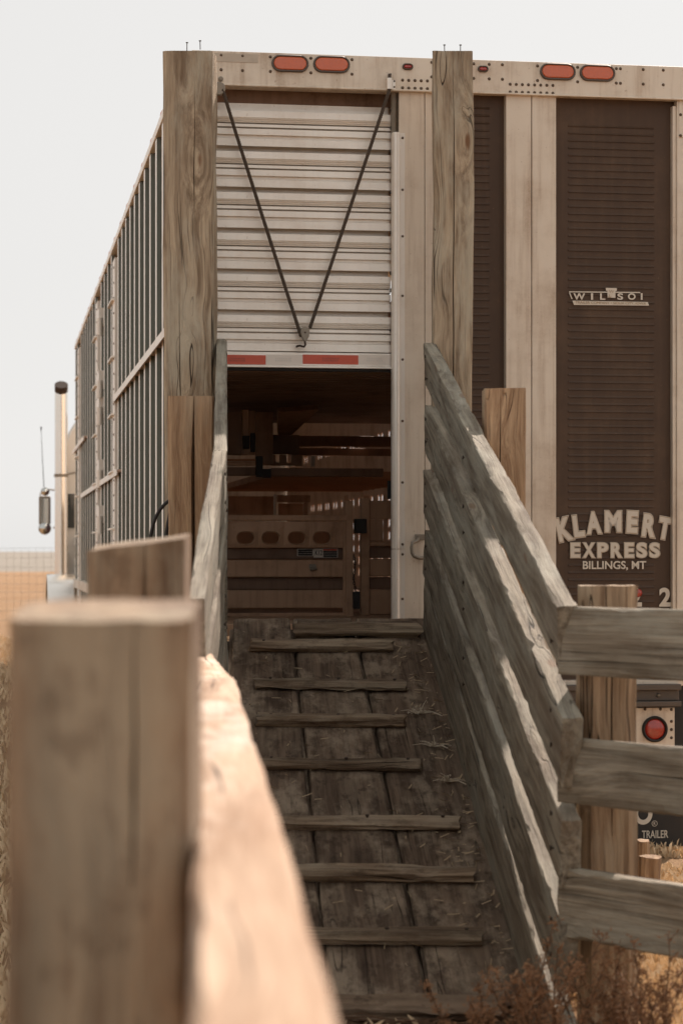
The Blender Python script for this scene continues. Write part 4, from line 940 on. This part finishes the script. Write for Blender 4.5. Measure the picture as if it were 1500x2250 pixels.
sprig(955, 1645, 2, 'small pale dry sprig, middle one of three on the ramp', .6)
sprig(984, 1722, 3, 'pale dry sprig lowest of three beside the right wall', .8)
timber('log', None, (-.10, 7.36, .055), (.52, 7.30, .06), .12, .10, M_RAMP, seg=.03, wear=.02, rad=.03, warp=(.02,.02), endrough=.03)
tag(bpy.data.objects['log'], 'dark weathered log lying across the foot of the ramp', 'log')
o = timber('wood_block', None, at(1421,1905,9.2)*1 + Vector((0,0,-.38)), at(1428,1882,9.2), .085, .10, M_POST2, up=Vector((0,-1,0)), rad=.015, wear=.01, seg=.04); tag(o, 'stubby cut wood block standing right of the round-topped post', 'wood block')
o = timber('wood_block', None, at(1411,1900,9.4) + Vector((0,0,-.36)), at(1412,1846,9.4), .05, .09, M_POST2, up=Vector((0,-1,0)), rad=.012, wear=.01, seg=.04); tag(o, 'narrow taller wood block partly hidden behind the round-topped post', 'wood block')
rnd = random.Random(21)
def brush(name, label, spots, cnt, L, mat, kind=None):
    q = MB()
    for _ in range(cnt):
        x0, x1, y0, y1 = spots; p = Vector((rnd.uniform(x0,x1), rnd.uniform(y0,y1), rnd.uniform(.0,.05))); an = rnd.gauss(0,.5); l = L*rnd.uniform(.4,1)
        d = Vector((math.cos(an), math.sin(an), rnd.gauss(0.02,.12)))*l; q.tube([p-d*.5, p+Vector((0,0,.02)), p+d*.5], .003, 4, False, r1=.0015)
    o = q.build(name, mat); tag(o, label, name.replace('_',' '), None, 'stuff'); return o
brush('dry_twigs', 'tangle of dark dry twigs over the foot of the ramp', (-.12,.55,7.1,7.55), 170, .30, M_WEEDS)
def grass(name, label, regions, mat, seed):
    rnd = random.Random(seed); vs = []; fs = []
    for (x0, x1, y0, y1, cnt, hgt) in regions:
        for _ in range(cnt):
            x, y = rnd.uniform(x0,x1), rnd.uniform(y0,y1)
            if LX(y)-.06 < x < RX(y)+.05 and 7.2 < y < 11.4: continue
            if noise.noise((x*1.3, y*1.3, 4)) < -.25: continue
            h = hgt*rnd.uniform(.35,1.2); an = rnd.uniform(0,6.28); wv_ = .0035*(1+y/9); ln = rnd.uniform(.1,.7)*h; b0 = rnd.uniform(0,6.28)
            dx, dy = math.cos(an)*wv_, math.sin(an)*wv_; n_ = len(vs)
            vs += [(x-dx,y-dy,0),(x+dx,y+dy,0),(x+ln*.4*math.cos(b0)+dx*.7,y+ln*.4*math.sin(b0)+dy*.7,h*.65),(x+ln*math.cos(b0),y+ln*math.sin(b0),h*.85)]
            fs += [(n_,n_+1,n_+2),(n_,n_+2,n_+3)]
    me = bpy.data.meshes.new(name); me.from_pydata(vs, [], fs); o = mesh_obj(name, me, mat); tag(o, label, 'grass', None, 'stuff')
grass('grass', 'short dry straw-coloured grass and stubble over the ground', [(.7,3.2,5.8,13,26000,.07),(.85,1.9,6.6,11.5,16000,.06),(-1.5,.6,6.0,7.5,5000,.08),(-4.5,-.5,1.5,14,30000,.09),(-9,-1.5,14,40,26000,.11)], M_STRAW, 31)  # second patch is extra straw, added to brighten the sunlit corner
wf = thing('wire_fence', 'thin woven wire mesh fence crossing the plain beyond the truck', 'fence', Matrix.Translation((-8, 48, 0)))
q = MB()
for k in range(9): q.tube([(-16 + j*1.2, 48, .12 + k*.19 + .02*math.sin(j*.7+k)) for j in range(11)], .0035, 3, False)
for k in range(75): q.tube([(-16+k*.16, 48, .1), (-16+k*.16, 48, 1.66)], .003, 3, False)
q.build('wire_mesh', M_WIRE, wf)
for x in (-17.5, -4.6): timber('fence_post', wf, (x,48,-.1), (x,48,1.75), .11, .11, M_POST, up=Vector((0,-1,0)), seg=.3)

rnd = random.Random(77); vs = []; fs = []
for _ in range(330):
    Y = rnd.uniform(7.6, 11.1); x = rnd.uniform(LX(Y)+.02, RX(Y)-.01) if rnd.random() < .4 else RX(Y) - abs(rnd.gauss(0, .09)) - .01
    if x < LX(Y): continue
    an = rnd.uniform(0, 3.14); l = rnd.uniform(.008, .05); wd = rnd.uniform(.0012, .003); z = rz(Y) + rnd.uniform(.006, .014); n_ = len(vs)
    dx, dy = math.cos(an)*l/2, math.sin(an)*l/2; nx_, ny_ = -math.sin(an)*wd, math.cos(an)*wd; tz = rnd.uniform(-.006,.006)
    vs += [(x-dx-nx_, Y-dy-ny_, z-dy*SLP*0-dy*.0 - SLP*dy*-1*-1 - tz), (x+dx-nx_, Y+dy-ny_, z+SLP*dy+tz), (x+dx+nx_, Y+dy+ny_, z+SLP*dy+tz+.003), (x-dx+nx_, Y-dy+ny_, z-SLP*dy-tz+.003)]
    fs += [(n_, n_+1, n_+2), (n_, n_+2, n_+3)]
me = bpy.data.meshes.new('straw_litter'); me.from_pydata(vs, [], fs)
tag(mesh_obj('straw_litter', me, plain('dusty straw', (.40,.30,.19), .9, vary=.4, sc=12)), 'bits of straw and chaff scattered on the ramp', 'straw', None, 'stuff')
